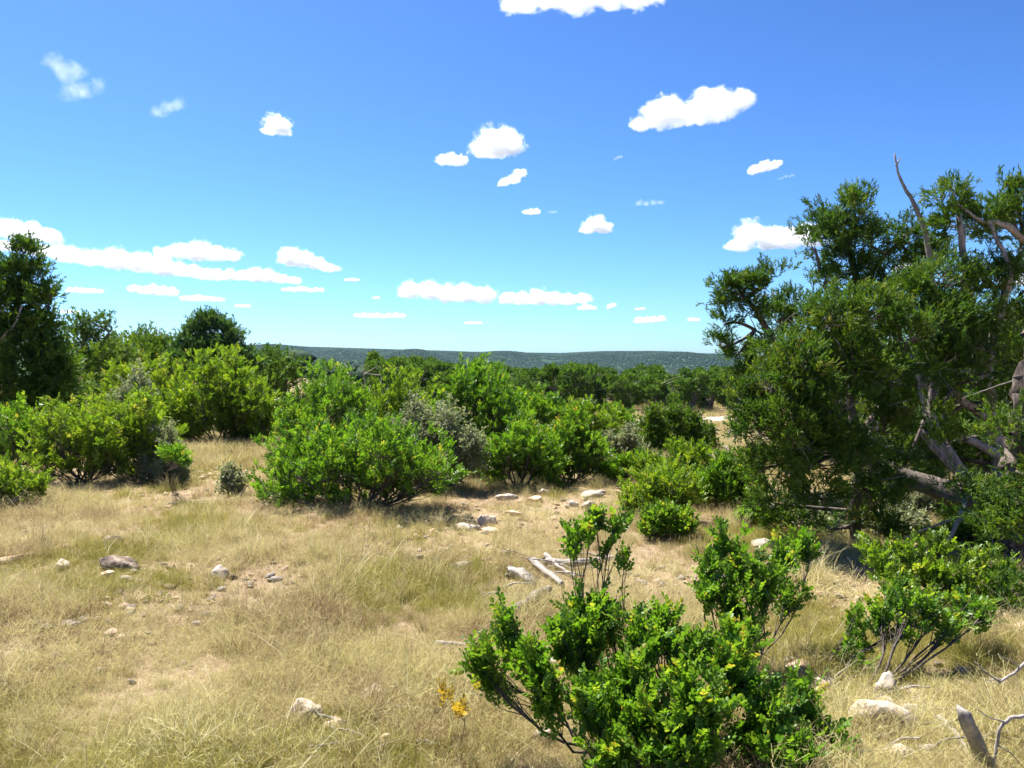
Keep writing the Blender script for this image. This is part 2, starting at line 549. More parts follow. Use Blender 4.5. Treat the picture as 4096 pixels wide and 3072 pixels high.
# ------------------------------------------------------------------ shrubs
def lobes_px(rows):
    """[(px, py, depth, rx_px, ry_px)] -> centres and radii in metres"""
    c = np.array([at(a, b, d) for a, b, d, _, _ in rows])
    r = np.array([(rx / FPX * d, 0.5 * (rx + ry) / FPX * d, ry / FPX * d) for _, _, d, rx, ry in rows])
    return c, r


def grow(base, C, R, twigs, g, stem_r=0.012, lean=0.35, twig_len=0.22, stems_per=1.0):
    """stems from the base to the lobes, twigs inside the lobes; returns geometry and leaf sites"""
    parts, tips, dirs = [], [], []
    vol = np.array([(r[0] * r[1] * r[2]) ** 0.62 for r in R]); share = vol / vol.sum()
    for (c, r, w) in zip(C, R, share):
        nt = max(3, int(round(twigs * w)))
        ns = max(1, int(round(stems_per * (1 + nt / 45))))
        ends = []
        for s in range(ns):
            e = c + rdir(g, 1)[0] * r * 0.45 * g.random() - np.array([0, 0, r[2] * 0.25])
            b0 = base + np.append(g.normal(0, 0.05, 2) * (1 + np.linalg.norm(R.max(0))), -0.03)
            mid = b0 * 0.5 + e * 0.5 + np.array([*(g.normal(0, 0.12, 2)), -lean * 0.2 * abs(e[2] - b0[2])]) + np.append((e - b0)[:2] * 0.12, 0)
            P = bezier(b0, mid, e, 9)
            P[1:-1] += g.normal(0, 0.006, (7, 3))
            parts.append(tube(P, np.linspace(stem_r * g.uniform(0.7, 1.1), stem_r * 0.35, 9), 5, cap=False))
            ends.append(P)
        for k in range(nt):
            P = ends[g.integers(ns)]
            a = P[g.integers(4, 9)]
            u = rdir(g, 1)[0]
            u[2] = u[2] * 0.85 + 0.22
            u = unit(u)
            lump = 1.0 + 0.42 * noise.noise(Vector((u * 2.1 + c * 1.7).tolist())) + 0.30 * noise.noise(Vector((u * 5.0 + c * 4.1).tolist()))
            e = c + u * r * lump * (g.random() ** 0.5)
            if g.random() < 0.13:
                u = unit(np.array([u[0], u[1], abs(u[2]) + 0.5])); e = c + u * r * g.uniform(1.0, 1.38)
            mid = (a + e) / 2 + np.array([0, 0, -0.03]) + g.normal(0, 0.02, 3)
            Q = bezier(a, mid, e, 3)
            parts.append(tube(Q, np.linspace(stem_r * 0.32, stem_r * 0.14, 3), 3, cap=False))
            tips.append(e); dirs.append(unit(unit(e - mid) + 0.5 * u + np.array([0, 0, 0.35])))
    return cat_geo(parts), np.array(tips), np.array(dirs)


def leaf_sites(tips, dirs, per, spread, g):
    n = len(tips) * per
    i = np.repeat(np.arange(len(tips)), per)
    back = g.random(n)
    d = unit(dirs[i] * 0.7 + rdir(g, n) * 0.85 + np.array([0, 0, 0.35]))
    pos = tips[i] - dirs[i] * (back * spread)[:, None]
    nrm = unit(np.array([-0.15, 0.10, 0.8]) + g.normal(size=(n, 3)) * 0.75)
    tint = np.clip(0.42 + np.repeat(g.normal(0, 0.12, len(tips)), per) + g.normal(0, 0.07, n), 0.02, 0.95)
    tint = np.minimum(tint, 0.78)
    tint = np.where(back < 0.12, tint + 0.22, tint)
    tint = np.where(g.random(n) < 0.003, 0.985, np.minimum(tint, 0.9))
    return pos, d, nrm, np.clip(tint, 0, 0.98)


def shrub(name, label, cat, group, rows, base_px, twigs, per=6, mat=None, comp=None, scale=1.0, stem_r=0.012, spread=0.12, seed=0, real_leaves=0, twigmat=None, base=None, stems_per=1.0):
    g = np.random.default_rng(1000 + seed)
    C, R = lobes_px(rows)
    if base is None:
        q = at(base_px[0], 400, base_px[1])
        base = np.array([q[0], base_px[1], float(H(q[0], base_px[1]))])
    root = empty(name, base, label, cat, group)
    (V, F), tips, dirs = grow(base, C, R, twigs, g, stem_r, stems_per=stems_per)
    link('stems', mesh_data('stems', V - base, F, twigmat or M_TWIG), root)
    pos, d, nrm, tint = leaf_sites(tips, dirs, per, spread, g)
    keep = pos[:, 2] > H(pos[:, 0], pos[:, 1]) + 0.02
    pos, d, nrm, tint = pos[keep], d[keep], nrm[keep], tint[keep]
    comp = comp or COMP_MID
    rest = np.ones(len(pos), bool)
    if real_leaves:
        # the leaves towards the viewer's side and the outside of the bush: an object each
        score = -pos[:, 1] + 0.6 * pos[:, 2] + g.normal(0, 0.08, len(pos))
        idx = np.argsort(-score)[:real_leaves]
        rest[idx] = False
        Rm = frames(d[idx], nrm[idx])
        levels = [0.2, 0.38, 0.55, 0.78]
        bank = {}
        from mathutils import Matrix
        for q, i in enumerate(idx):
            k = int(g.integers(len(comp))); lv = int(np.argmin([abs(tint[i] - l) for l in levels]))
            if (k, lv) not in bank:
                TV, TF, TT = comp[k]
                bank[(k, lv)] = mesh_data('leaf', TV, TF, mat or M_LAUREL, np.clip(TT + levels[lv], 0, 0.95), True)
            o = bpy.data.objects.new('leaf', bank[(k, lv)])
            COL.objects.link(o); o.parent = root
            m = Matrix(Rm[q].tolist()).to_4x4()
            o.rotation_mode = 'QUATERNION'
            o.rotation_quaternion = m.to_quaternion()
            o.location = (pos[i] - base).tolist()
            s = scale * float(g.uniform(0.85, 1.15)); o.scale = (s, s, s)
    if not rest.any(): return root
    if comp is COMP_NEAR: comp = COMP_NEAR_MASS
    V, F, T = stamp_many(comp, pos[rest], d[rest], nrm[rest], scale * g.uniform(0.8, 1.2, int(rest.sum())), tint[rest], g)
    fo = link('foliage', mesh_data('foliage', V - base, F, mat or M_LAUREL, T, True), root)
    fo['kind'] = 'stuff'
    return root


def auto_rows(x0, x1, ytop, depth, g, n=7, ybot=None):
    """a rounded shrub as overlapping lobes between two picture columns; its foot is on the ground"""
    xc = (x0 + x1) / 2
    q = at(xc, 400, depth); z0 = float(H(q[0], depth))
    gy = 384 + (EYE - z0 - depth * math.tan(PITCH)) / depth * FPX if ybot is None else ybot
    w, h = (x1 - x0), (gy - ytop)
    rows = []
    for k in range(n):
        t = (k + g.uniform(0.1, 0.9)) / n
        px = x0 + w * (0.10 + 0.80 * t)
        rx = w * g.uniform(0.10, 0.22)
        top = ytop + h * 0.34 * abs(2 * t - 1) ** 1.8 + h * g.uniform(0, 0.26)
        ry = h * g.uniform(0.18, 0.32)
        rows.append((px, top + ry, depth + g.uniform(-0.15, 0.15) * w / FPX * depth * 2, rx, ry))
        rows.append((px + g.normal(0, w * 0.05), gy - h * g.uniform(0.12, 0.42), depth - 0.25 * w / FPX * depth * g.uniform(-0.3, 1), w * g.uniform(0.09, 0.19), h * g.uniform(0.13, 0.24)))
    return rows


# ------------------------------------------------------------------ junipers
def limb_geo(P, r0, r1, sides=8, seed=0, n=16, wob=0.22):
    P = np.asarray(P, float)
    t = np.linspace(0, len(P) - 1, n)
    k = np.arange(len(P))
    # smooth the control line a little and give it kinks
    Q = np.stack([np.interp(t, k, P[:, c]) for c in range(3)], -1)
    S = Q.copy(); S[1:-1] = (Q[:-2] + 2 * Q[1:-1] + Q[2:]) / 4
    g = np.random.default_rng(seed)
    S[1:-1] += g.normal(0, 0.25, (n - 2, 3)) * r0 * 0.5
    return tube(S, np.linspace(r0, r1, n), sides, wob, seed), S


LIMBS = []


def juniper(name, label, cat, group, base, limbs, rows, seed, clumps=1.0, per=19, spread=0.075, scale=1.0, sprays=None, mat=None, dead_twigs=0, gap=0.0, up=0.35):
    """limbs: [(points, r0, r1, material)]; rows: crown lobes given as (px, py, depth, rx, ry)"""
    g = np.random.default_rng(2000 + seed)
    sprays = sprays or JSPRAY
    root = empty(name, base, label, cat, group)
    base = np.asarray(base, float)
    pts = []
    for k, (P, r0, r1, lm) in enumerate(limbs):
        (V, F), S = limb_geo(P, r0, r1, 15 if r0 > 0.04 else 8, seed * 17 + k, 34 if r0 > 0.04 else 16, 0.34)
        link('trunk' if k == 0 else 'limb', mesh_data('limb', V - base, F, lm, smooth_shade=True), root)
        pts.append(S)
    L = np.concatenate(pts)
    LIMBS.append(L)
    C, R = lobes_px(rows)
    tw, dw, pos, d = [], [], [], []
    for c, r in zip(C, R):
        dist = np.linalg.norm(L - c, axis=1) + 0.25 * np.maximum(0, L[:, 2] - c[2])
        anchor = L[np.argmin(dist)]
        hub = c - np.array([0, 0, 0.25 * r[2]])
        if np.linalg.norm(anchor - hub) > 0.05:
            mid = (anchor + hub) / 2 + g.normal(0, 0.05, 3)
            tw.append(tube(bezier(anchor, mid, hub, 7), np.linspace(0.022, 0.013, 7) * scale ** 0.5, 5, cap=False))
        area = (r[0] * r[1] * r[2]) ** (2 / 3)
        nc = max(6, int(clumps * 270 * area))
        for k in range(nc):
            u = rdir(g, 1)[0]
            u[2] = u[2] * 0.9 + 0.18
            u = unit(u)
            if gap and noise.noise(Vector(((u + c) * 2.6).tolist())) < -0.28 + gap * g.random() * 0.5: continue
            lump = 0.92 + 0.45 * noise.noise(Vector((u * 1.9 + c * 2.3).tolist())) + 0.42 * noise.noise(Vector((u * 5.2 + c * 3.1).tolist()))
            e = c + u * r * lump * (0.30 + 0.70 * g.random() ** 0.5)
            a = hub + (e - hub) * 0.12 + g.normal(0, 0.03, 3)
            mid = (a + e) / 2 + g.normal(0, 0.035, 3) - np.array([0, 0, 0.02])
            if k % 2 == 0:
                tw.append(tube(bezier(a, mid, e, 5), np.linspace(0.008, 0.003, 5) * scale ** 0.5, 3, cap=False))
            dv = unit(unit(e - hub) + np.array([0, 0, up]))
            q = e + g.normal(0, 1, (per, 3)) * spread * np.array([1, 1, 0.75])
            pos.append(q); d.append(unit(dv + g.normal(0, 0.45, (per, 3))))
        for k in range(int(dead_twigs * area * 30)):
            u = rdir(g, 1)[0]
            e = c + u * r * g.uniform(0.6, 1.02); a = hub + (e - hub) * 0.2
            m = (a + e) / 2 + g.normal(0, 0.06, 3)
            dw.append(tube(bezier(a, m, e, 4), np.linspace(0.006, 0.002, 4) * scale ** 0.4, 3, cap=False))
            f = m + unit(unit(e - m) + g.normal(0, 0.6, 3)) * 0.4 * np.linalg.norm(e - m)
            dw.append(tube(np.stack([m, (m + f) / 2 + g.normal(0, 0.015, 3), f]), np.linspace(0.004, 0.0015, 3) * scale ** 0.4, 3, cap=False))
    V, F = cat_geo(tw)
    b = link('twigs', mesh_data('twigs', V - base, F, M_BARK), root)
    b['kind'] = 'stuff'
    if dw:
        V, F = cat_geo(dw)
        b = link('dead_twigs', mesh_data('dead_twigs', V - base, F, M_DEAD), root)
        b['kind'] = 'stuff'
    pos, d = np.concatenate(pos), np.concatenate(d)
    n = len(pos)
    clump_t = np.repeat(g.normal(0.40, 0.15, n // per), per)
    V, F, T = stamp_many(sprays, pos, d, rdir(g, n), scale * g.uniform(0.75, 1.25, n), np.clip(clump_t + g.normal(0, 0.07, n), 0.02, 0.9), g)
    cr = link('crown', mesh_data('crown', V - base, F, mat or M_JUN, T), root)
    cr['kind'] = 'stuff'
    return root


def ground_at(px, depth):
    q = at(px, 400, depth)
    return np.array([q[0], depth, float(H(q[0], depth))])


# --- the thicket of junipers at the side of the clearing
b = ground_at(858, 7.3)
juniper('juniper_tree', 'dense green juniper with dark forked trunk at the edge of the clearing', 'tree', 'junipers in the thicket', b,
        [([b - [0, 0, .05], at(856, 500, 7.3), at(857, 450, 7.35), at(850, 400, 7.4), at(846, 350, 7.5), at(838, 300, 7.6)], 0.055, 0.02, M_BARK),
         ([at(856, 470, 7.3), at(840, 430, 7.2), at(815, 395, 7.2), at(790, 370, 7.1)], 0.04, 0.012, M_BARK),
         ([at(857, 440, 7.35), at(885, 400, 7.5), at(905, 350, 7.7)], 0.035, 0.012, M_BARK)],
        [(772, 385, 7.0, 32, 32), (760, 425, 7.0, 30, 30), (790, 425, 6.9, 36, 36), (800, 372, 7.0, 40, 32), (832, 405, 7.0, 38, 36), (812, 458, 7.0, 42, 30), (785, 470, 7.2, 30, 24), (845, 452, 7.0, 34, 26),
         (850, 358, 7.2, 42, 34), (830, 318, 7.3, 36, 32), (862, 312, 7.4, 40, 30), (888, 375, 7.3, 36, 36), (880, 425, 7.3, 30, 30), (820, 495, 7.2, 34, 16), (792, 350, 7.3, 36, 20), (905, 335, 7.4, 36, 30), (800, 520, 7.4, 24, 12), (775, 500, 7.4, 22, 16), (835, 525, 7.1, 26, 16), (875, 490, 7.2, 30, 22), (880, 530, 7.1, 24, 14), (760, 465, 7.3, 22, 18), (748, 400, 7.2, 16, 20)],
        1, clumps=1.3, dead_twigs=4.5, gap=0.35, spread=0.05, up=0.6)

b = ground_at(872, 9.2)
juniper('juniper_tree', 'tall juniper with rounded open crown standing behind the dark-trunked juniper', 'tree', 'junipers in the thicket', b,
        [([b - [0, 0, .05], at(880, 420, 9.2), at(872, 350, 9.2), at(858, 290, 9.2), at(848, 245, 9.2)], 0.08, 0.02, M_BARK),
         ([at(872, 350, 9.2), at(850, 310, 9.0), at(820, 270, 8.9)], 0.04, 0.012, M_BARK),
         ([at(858, 290, 9.2), at(880, 260, 9.3), at(905, 235, 9.4)], 0.04, 0.012, M_BARK)],
        [(828, 222, 9.0, 26, 20), (858, 212, 9.2, 26, 20), (842, 245, 9.0, 34, 22), (815, 245, 8.9, 18, 14), (868, 240, 9.3, 26, 22), (855, 272, 9.1, 26, 20), (824, 283, 8.9, 18, 14), (905, 238, 9.4, 28, 22),
         (925, 262, 9.4, 26, 24), (895, 275, 9.3, 28, 24), (870, 300, 9.2, 34, 24)],
        2, clumps=1.3, spread=0.055, up=0.6, gap=0.45, dead_twigs=1.5)

b = ground_at(985, 8.4)
juniper('juniper_tree', 'big juniper with pale peeling trunk and ragged top above the fallen log', 'tree', 'junipers in the thicket', b,
        [([b - [0, 0, .05], at(1003, 470, 8.4), at(990, 420, 8.4), at(984, 370, 8.4), at(970, 320, 8.4), at(965, 270, 8.4), at(958, 215, 8.4)], 0.095, 0.025, M_PALEBARK),
         ([at(985, 370, 8.4), at(1000, 310, 8.3), at(1012, 270, 8.2), at(990, 225, 8.3)], 0.045, 0.015, M_PALEBARK),
         ([at(1030, 245, 8.6), at(1005, 224, 8.4), at(985, 222, 8.4), at(965, 210, 8.4)], 0.035, 0.012, M_DEAD),
         ([at(990, 420, 8.4), at(960, 400, 8.2), at(930, 360, 8.0)], 0.05, 0.015, M_PALEBARK)],
        [(948, 195, 8.5, 16, 20), (958, 222, 8.5, 24, 20), (985, 225, 8.6, 24, 22), (1012, 215, 8.6, 24, 26), (1022, 250, 8.6, 20, 30), (940, 280, 8.2, 32, 26), (930, 318, 8.0, 36, 28), (965, 300, 8.2, 32, 28), (995, 280, 8.4, 30, 26),
         (960, 345, 8.0, 32, 24), (1010, 315, 8.5, 22, 26), (910, 300, 8.2, 26, 24), (925, 395, 8.6, 30, 26), (905, 450, 9.0, 26, 26), (965, 430, 9.4, 30, 34), (1005, 195, 8.8, 20, 12), (1020, 190, 8.8, 14, 14), (975, 375, 7.9, 26, 20), (940, 360, 7.9, 28, 22), (1000, 350, 8.0, 24, 22), (920, 430, 8.4, 24, 22), (980, 330, 8.0, 26, 20), (950, 455, 8.8, 24, 20), (1010, 400, 8.0, 18, 18), (900, 395, 9.4, 30, 28), (945, 400, 9.6, 32, 30), (985, 460, 9.4, 30, 26), (915, 480, 9.2, 28, 20), (1010, 360, 9.4, 24, 30), (905, 462, 7.3, 20, 12), (948, 440, 7.4, 20, 14), (930, 415, 7.5, 18, 14)],
        3, clumps=1.25, spread=0.055, up=0.6, gap=0.4, dead_twigs=4.0)

b = ground_at(795, 9.6)
juniper('juniper_tree', 'leaning juniper whose bare dark limb carries a tufted crown over the distant hills', 'tree', 'junipers in the thicket', b,
        [([b - [0, 0, .05], at(800, 420, 9.5), at(788, 365, 9.3), at(765, 325, 9.2), at(748, 298, 9.1)], 0.07, 0.02, M_BARK),
         ([at(788, 365, 9.3), at(775, 340, 9.3), at(755, 330, 9.2)], 0.025, 0.008, M_BARK),
         ([at(800, 385, 9.5), at(792, 335, 9.4), at(790, 305, 9.4)], 0.03, 0.008, M_BARK)],
        [(722, 287, 9.1, 18, 11), (742, 288, 9.1, 20, 14), (762, 284, 9.0, 17, 12), (752, 308, 9.1, 20, 13), (724, 304, 9.0, 9, 6), (724, 322, 9.1, 13, 11), (722, 345, 9.1, 11, 12), (738, 352, 9.2, 16, 9),
         (745, 370, 9.2, 20, 14), (762, 355, 9.2, 18, 14), (792, 300, 9.4, 12, 12), (800, 325, 9.4, 20, 18), (776, 318, 9.4, 12, 14), (785, 345, 9.4, 20, 18), (770, 276, 9.0, 8, 10)],
        4, clumps=1.3, spread=0.05, up=0.6, gap=0.5, dead_twigs=3.0)

b = ground_at(1085, 6.0)
juniper('juniper_tree', 'shaded brown juniper trunk with low green sprays beside the dead branches', 'tree', 'junipers in the thicket', b,
        [([ground_at(1018, 6.4) - [0, 0, .05], at(1018, 520, 6.4), at(1016, 460, 6.4), at(1022, 400, 6.4), at(1035, 330, 6.4)], 0.11, 0.06, M_BARK),
         ([ground_at(995, 6.8) - [0, 0, .05], at(992, 520, 6.8), at(1004, 490, 6.7), at(1015, 470, 6.5)], 0.06, 0.04, M_PALEBARK)],
        [(1010, 430, 6.1, 20, 16), (1018, 500, 6.0, 20, 18), (1012, 530, 6.0, 26, 14), (990, 515, 6.2, 18, 10), (965, 490, 6.4, 16, 7), (1015, 600, 5.2, 20, 26), (1022, 640, 5.1, 14, 18), (1030, 470, 6.2, 20, 30)],
        5, clumps=1.0, dead_twigs=1.0)

# background of the thicket
for k, (px, dep, top) in enumerate([(930, 13.5, 330), (1010, 14.5, 300), (840, 15.0, 345), (885, 17.0, 335), (965, 18.0, 330)]):
    b = ground_at(px, dep)
    g = np.random.default_rng(50 + k)
    gy = 384 + (EYE - b[2] - dep * math.tan(PITCH)) / dep * FPX
    rows = [(px + g.uniform(-32, 32), top + (gy - top) * (0.12 + 0.72 * (i / 8)), dep + g.uniform(-.6, .6), g.uniform(20, 30), g.uniform(15, 22)) for i in range(9)]
    juniper('juniper_tree', 'shaded juniper standing deep inside the thicket behind the fallen log', 'tree', 'junipers deep in the thicket', b,
            [([b - [0, 0, .05], at(px, (gy + top) / 2, dep), at(px + 6, top + 15, dep)], 0.09, 0.03, M_BARK)], rows, 60 + k, clumps=0.34, scale=1.8, per=14, spread=0.13, sprays=JSPRAY_MID, dead_twigs=1.0)

# --- junipers beyond the shrubs on the other side
b = ground_at(8, 15)
juniper('juniper_tree', 'tall dark pointed juniper rising over the shrubs with bare limbs low down', 'tree', 'junipers behind the shrubs', b,
        [([b - [0, 0, .05], at(8, 400, 15), at(12, 330, 15), at(28, 270, 15)], 0.14, 0.03, M_BARK),
         ([at(10, 380, 15), at(-5, 345, 14.6), at(15, 325, 14.4), at(22, 305, 14.4)], 0.03, 0.012, M_DEAD),
         ([at(10, 350, 15), at(35, 325, 14.8), at(48, 310, 14.8)], 0.04, 0.012, M_BARK)],
        [(24, 258, 15, 12, 14), (34, 272, 15, 14, 12), (8, 270, 15, 16, 14), (24, 290, 15, 22, 16), (44, 303, 14.8, 15, 14), (6, 305, 14.8, 24, 18), (40, 328, 14.7, 18, 14), (14, 335, 14.6, 26, 18), (48, 352, 14.6, 18, 16), (20, 365, 14.5, 26, 18),
         (52, 380, 14.6, 18, 18), (10, 395, 14.4, 26, 18), (40, 400, 14.5, 22, 16), (-10, 350, 14.8, 20, 30), (-12, 290, 15, 16, 22), (15, 420, 14.6, 30, 16)],
        6, clumps=0.8, per=22, spread=0.10, scale=1.25, sprays=JSPRAY_MID, gap=0.6, dead_twigs=1.0)

b = ground_at(92, 27)
juniper('juniper_tree', 'open flat-topped juniper with see-through branches beside the tall pointed juniper', 'tree', 'junipers behind the shrubs', b,
        [([b - [0, 0, .05], at(90, 370, 27), at(86, 345, 27)], 0.12, 0.05, M_BARK), ([at(90, 365, 27), at(104, 340, 27), at(112, 328, 27)], 0.05, 0.02, M_BARK)],
        [(70, 330, 27, 10, 8), (82, 325, 27, 9, 6), (94, 322, 27, 9, 5), (106, 321, 27, 7, 4), (78, 340, 27, 14, 8), (98, 338, 27, 10, 7), (72, 356, 26.5, 14, 12), (95, 358, 26.5, 16, 12), (84, 375, 26, 18, 12)],
        7, clumps=0.4, per=12, spread=0.16, scale=2.0, sprays=JSPRAY_MID, gap=0.6, dead_twigs=0.6)

b = ground_at(208, 22)
juniper('juniper_tree', 'bluish bushy juniper with many upright feathery tips above the bright shrub', 'tree', 'junipers behind the shrubs', b,
        [([b - [0, 0, .05], at(208, 380, 22), at(206, 345, 22), at(205, 325, 22)], 0.10, 0.02, M_BARK)],
        [(194, 331, 22, 3.5, 15), (204, 327, 22, 3.5, 15), (215, 326, 22, 4, 17), (226, 332, 22, 3.5, 15), (236, 338, 22, 3.5, 12), (185, 343, 22, 4, 13), (178, 352, 22, 4, 9), (203, 350, 21.8, 16, 14), (223, 350, 21.8, 15, 14), (238, 358, 21.8, 13, 11), (186, 364, 21.7, 16, 13),
         (210, 368, 21.6, 20, 14), (235, 375, 21.6, 18, 12), (255, 368, 22, 12, 9)],
        8, clumps=0.75, per=20, spread=0.085, scale=1.45, sprays=JSPRAY_MID, mat=M_JUNB, up=1.3)

for k, (px, dep, top, w) in enumerate([(120, 34, 342, 22), (142, 36, 338, 22), (160, 33, 340, 20), (172, 38, 346, 24), (268, 30, 356, 20), (285, 34, 360, 20), (110, 30, 350, 24), (60, 24, 355, 24)]):
    b = ground_at(px, dep)
    g = np.random.default_rng(80 + k)
    gy = 384 + (EYE - b[2] - dep * math.tan(PITCH)) / dep * FPX
    rows = [(px + g.uniform(-.6, .6) * w * (0.5 + i / 14), top + 5 + (gy - top) * 0.8 * (i / 8), dep + g.uniform(-.6, .6), w * 0.42, (gy - top) * 0.17) for i in range(9)]
    juniper('juniper_tree', 'round green juniper in the line of small trees along the rise', 'tree', 'small junipers along the rise', b,
            [([b - [0, 0, .05], at(px, (gy + top) / 2, dep), at(px + 2, top + 8, dep)], 0.1, 0.03, M_BARK)], rows, 90 + k, clumps=0.28, per=11, spread=0.2, scale=2.6, sprays=JSPRAY_MID, dead_twigs=0.15, gap=0.2)

# ------------------------------------------------------------------ shrubs of the clearing
GS = np.random.default_rng(77)
SHRUB_G = 'broadleaf shrubs behind the clearing'
mid = [
    # x0, x1, ytop, depth, twigs, material, seed, label
    (258, 458, 402, 8.9, 760, M_LAUREL, 1, 'big rounded bright green shrub reaching down to the grass in mid clearing'),
    (266, 385, 364, 11.6, 520, M_LAUREL, 2, 'tall green shrub right behind the big rounded shrub'),
    (340, 440, 360, 12.6, 460, M_LAUREL2, 3, 'yellowish green shrub between the tall green shrub and the grey one'),
    (432, 526, 352, 12.2, 560, M_LAUREL, 5, 'tallest glossy green shrub rising behind the grey shrub'),
    (474, 566, 412, 10.6, 420, M_LAUREL, 6, 'dark stemmed green shrub in dry grass beside the grey shrub'),
    (530, 612, 402, 11.4, 440, M_LAUREL, 7, 'leafy green shrub leaning towards the pale road'),
    (154, 284, 348, 17.5, 900, M_LAUREL2, 8, 'bright yellow-green shrub with dark stems under the bluish juniper'),
    (85, 200, 346, 20.5, 460, M_LAUREL2, 9, 'pale yellow-green shrub behind the thin-stemmed shrubs'),
    (30, 125, 385, 11.2, 380, M_LAUREL2, 10, 'loose shrub with glinting leaves in front of the tall pointed juniper'),
    (88, 184, 378, 11.6, 400, M_LAUREL2, 11, 'loose thin-stemmed shrub beside the stony patch'),
    (-40, 66, 395, 12.0, 380, M_LAUREL, 12, 'dark green shrub at the foot of the tall pointed juniper'),
    (-25, 52, 456, 9.2, 150, M_LAUREL2, 13, 'low bright shrub sprawling over grass away from the stony patch'),
    (590, 642, 402, 20.0, 240, M_LAUREL, 14, 'round green shrub in front of the dirt road'),
    (640, 738, 438, 10.5, 380, M_LAUREL2, 15, 'yellow-green shrub below the little dark cedars'),
    (615, 705, 462, 8.6, 230, M_LAUREL2, 16, 'sparse bright shrub on thin stems above the low leafy shrub'),
    (636, 698, 500, 7.6, 170, M_LAUREL, 17, 'low leafy green shrub in the dry grass by the split logs'),
    (690, 768, 452, 9.2, 280, M_LAUREL, 18, 'twiggy green shrub against the dark-trunked juniper'),
    (500, 560, 380, 17.0, 220, M_LAUREL, 19, 'rounded shrub half hidden behind the dark stemmed shrub'),
    (596, 665, 452, 11.5, 240, M_LAUREL, 21, 'loose green shrub between the dusty blue-green shrub and the dry grass'),
    (660, 740, 478, 9.6, 220, M_LAUREL2, 22, 'airy light green shrub between the sparse bright shrub and the juniper'),
    (512, 584, 384, 15.0, 230, M_LAUREL, 24, 'broad green shrub joining the leaning shrub and the wood behind'),
    (556, 622, 392, 18.5, 210, M_LAUREL2, 25, 'light green shrub behind the leafy shrub that leans to the road'),
    (462, 532, 366, 16.5, 230, M_LAUREL, 26, 'dense green shrub behind the tallest glossy shrub'),
    (376, 446, 362, 16.5, 220, M_LAUREL2, 27, 'yellow-green shrub peeping over the grey-green shrub'),
    (296, 360, 360, 15.5, 220, M_LAUREL, 28, 'green shrub peeping over the tall shrub behind the big rounded one'),
    (735, 790, 505, 8.0, 110, M_LAUREL, 20, 'small leafy shrub in the shade of the dark-trunked juniper'),
]
for (x0, x1, yt, dep, tw, mt, sd, lab) in mid:
    g = np.random.default_rng(300 + sd)
    n = 7 + int((x1 - x0) / 18)
    rows = auto_rows(x0, x1, yt, dep, g, n)
    shrub('evergreen_shrub', lab, 'shrub', SHRUB_G, rows, ((x0 + x1) / 2, dep), int(tw * 1.25), per=7 if dep < 9.5 else 6, mat=mt, comp=COMP_MID if dep < 9.5 else COMP_FAR, scale=1.0 if dep < 13 else 1.5, seed=sd, stem_r=0.014, stems_per=0.5)

for (x0, x1, yt, dep, tw, sd, lab) in [
    (388, 480, 384, 10.4, 560, 31, 'grey-green twiggy shrub with fine leaves between the green shrubs'),
    (118, 152, 352, 12.8, 220, 32, 'small silvery grey-green shrub among the yellow-green shrubs'),
    (596, 648, 424, 14.0, 240, 33, 'dusty blue-green shrub beside the little dark cedars'),
    (222, 244, 462, 9.9, 50, 34, 'tiny grey-green plant on the stony patch'),
    (140, 185, 420, 11.2, 120, 35, 'low grey twiggy plant at the foot of the thin-stemmed shrub')]:
    g = np.random.default_rng(300 + sd)
    rows = auto_rows(x0, x1, yt, dep, g, 6)
    shrub('grey_shrub', lab, 'shrub', 'grey-green shrubs', rows, ((x0 + x1) / 2, dep), tw, per=8, mat=M_GREY, comp=SMALL, scale=1.3, seed=sd, spread=0.22, stem_r=0.010, twigmat=M_PALEBARK)

shrub('seedling_shrub', 'little bright green seedling on a bent stem beside the stones', 'shrub', None,
      [(166, 452, 9.6, 9, 6), (176, 456, 9.5, 12, 7), (184, 461, 9.5, 8, 5)], (168, 9.6), 34, per=6, mat=M_LAUREL, comp=COMP_FAR, seed=40, stem_r=0.010, base=gp(160, 470))

for q, (x0, x1, yt, dep) in enumerate([(775, 850, 488, 8.6), (835, 905, 480, 9.0), (890, 960, 490, 8.4), (945, 1030, 485, 8.0), (860, 930, 505, 7.6), (930, 1000, 520, 7.2), (790, 840, 520, 7.7), (985, 1050, 520, 6.6)]):
    g = np.random.default_rng(380 + q)
    shrub('undergrowth_shrub', 'tangled small-leaved undergrowth in the shade under the thicket', 'shrub', 'undergrowth in the thicket', auto_rows(x0, x1, yt, dep, g, 6), ((x0 + x1) / 2, dep), 150, per=4,
          mat=M_LAUREL2 if q % 2 else M_GREY, comp=SMALL, scale=1.3, seed=380 + q, spread=0.2, stem_r=0.012, stems_per=2.0, twigmat=M_DEAD if q % 3 == 0 else None)

# little cedars in front of the road
for k, (px, dep, top, w) in enumerate([(652, 16, 414, 15), (672, 16.5, 410, 18), (690, 17, 418, 14), (704, 18, 428, 10), (622, 15, 440, 16)]):
    b = ground_at(px, dep)
    g = np.random.default_rng(120 + k)
    gy = 384 + (EYE - b[2] - dep * math.tan(PITCH)) / dep * FPX
    rows = [(px + g.uniform(-.5, .5) * w * (0.15 + i / 8), top + 4 + (gy - top) * 0.85 * (i / 7), dep + g.uniform(-.2, .2), w * (0.22 + 0.05 * i), (gy - top) * 0.13) for i in range(8)]
    juniper('juniper_sapling', 'dark green juniper sapling on the slope before the dirt road', 'sapling', 'juniper saplings before the road', b,
            [([b - [0, 0, .05], at(px, (gy + top) / 2, dep), at(px, top + 4, dep)], 0.04, 0.01, M_BARK)], rows, 130 + k, clumps=0.8, per=14, spread=0.09, scale=1.3, sprays=JSPRAY_MID, up=1.0)

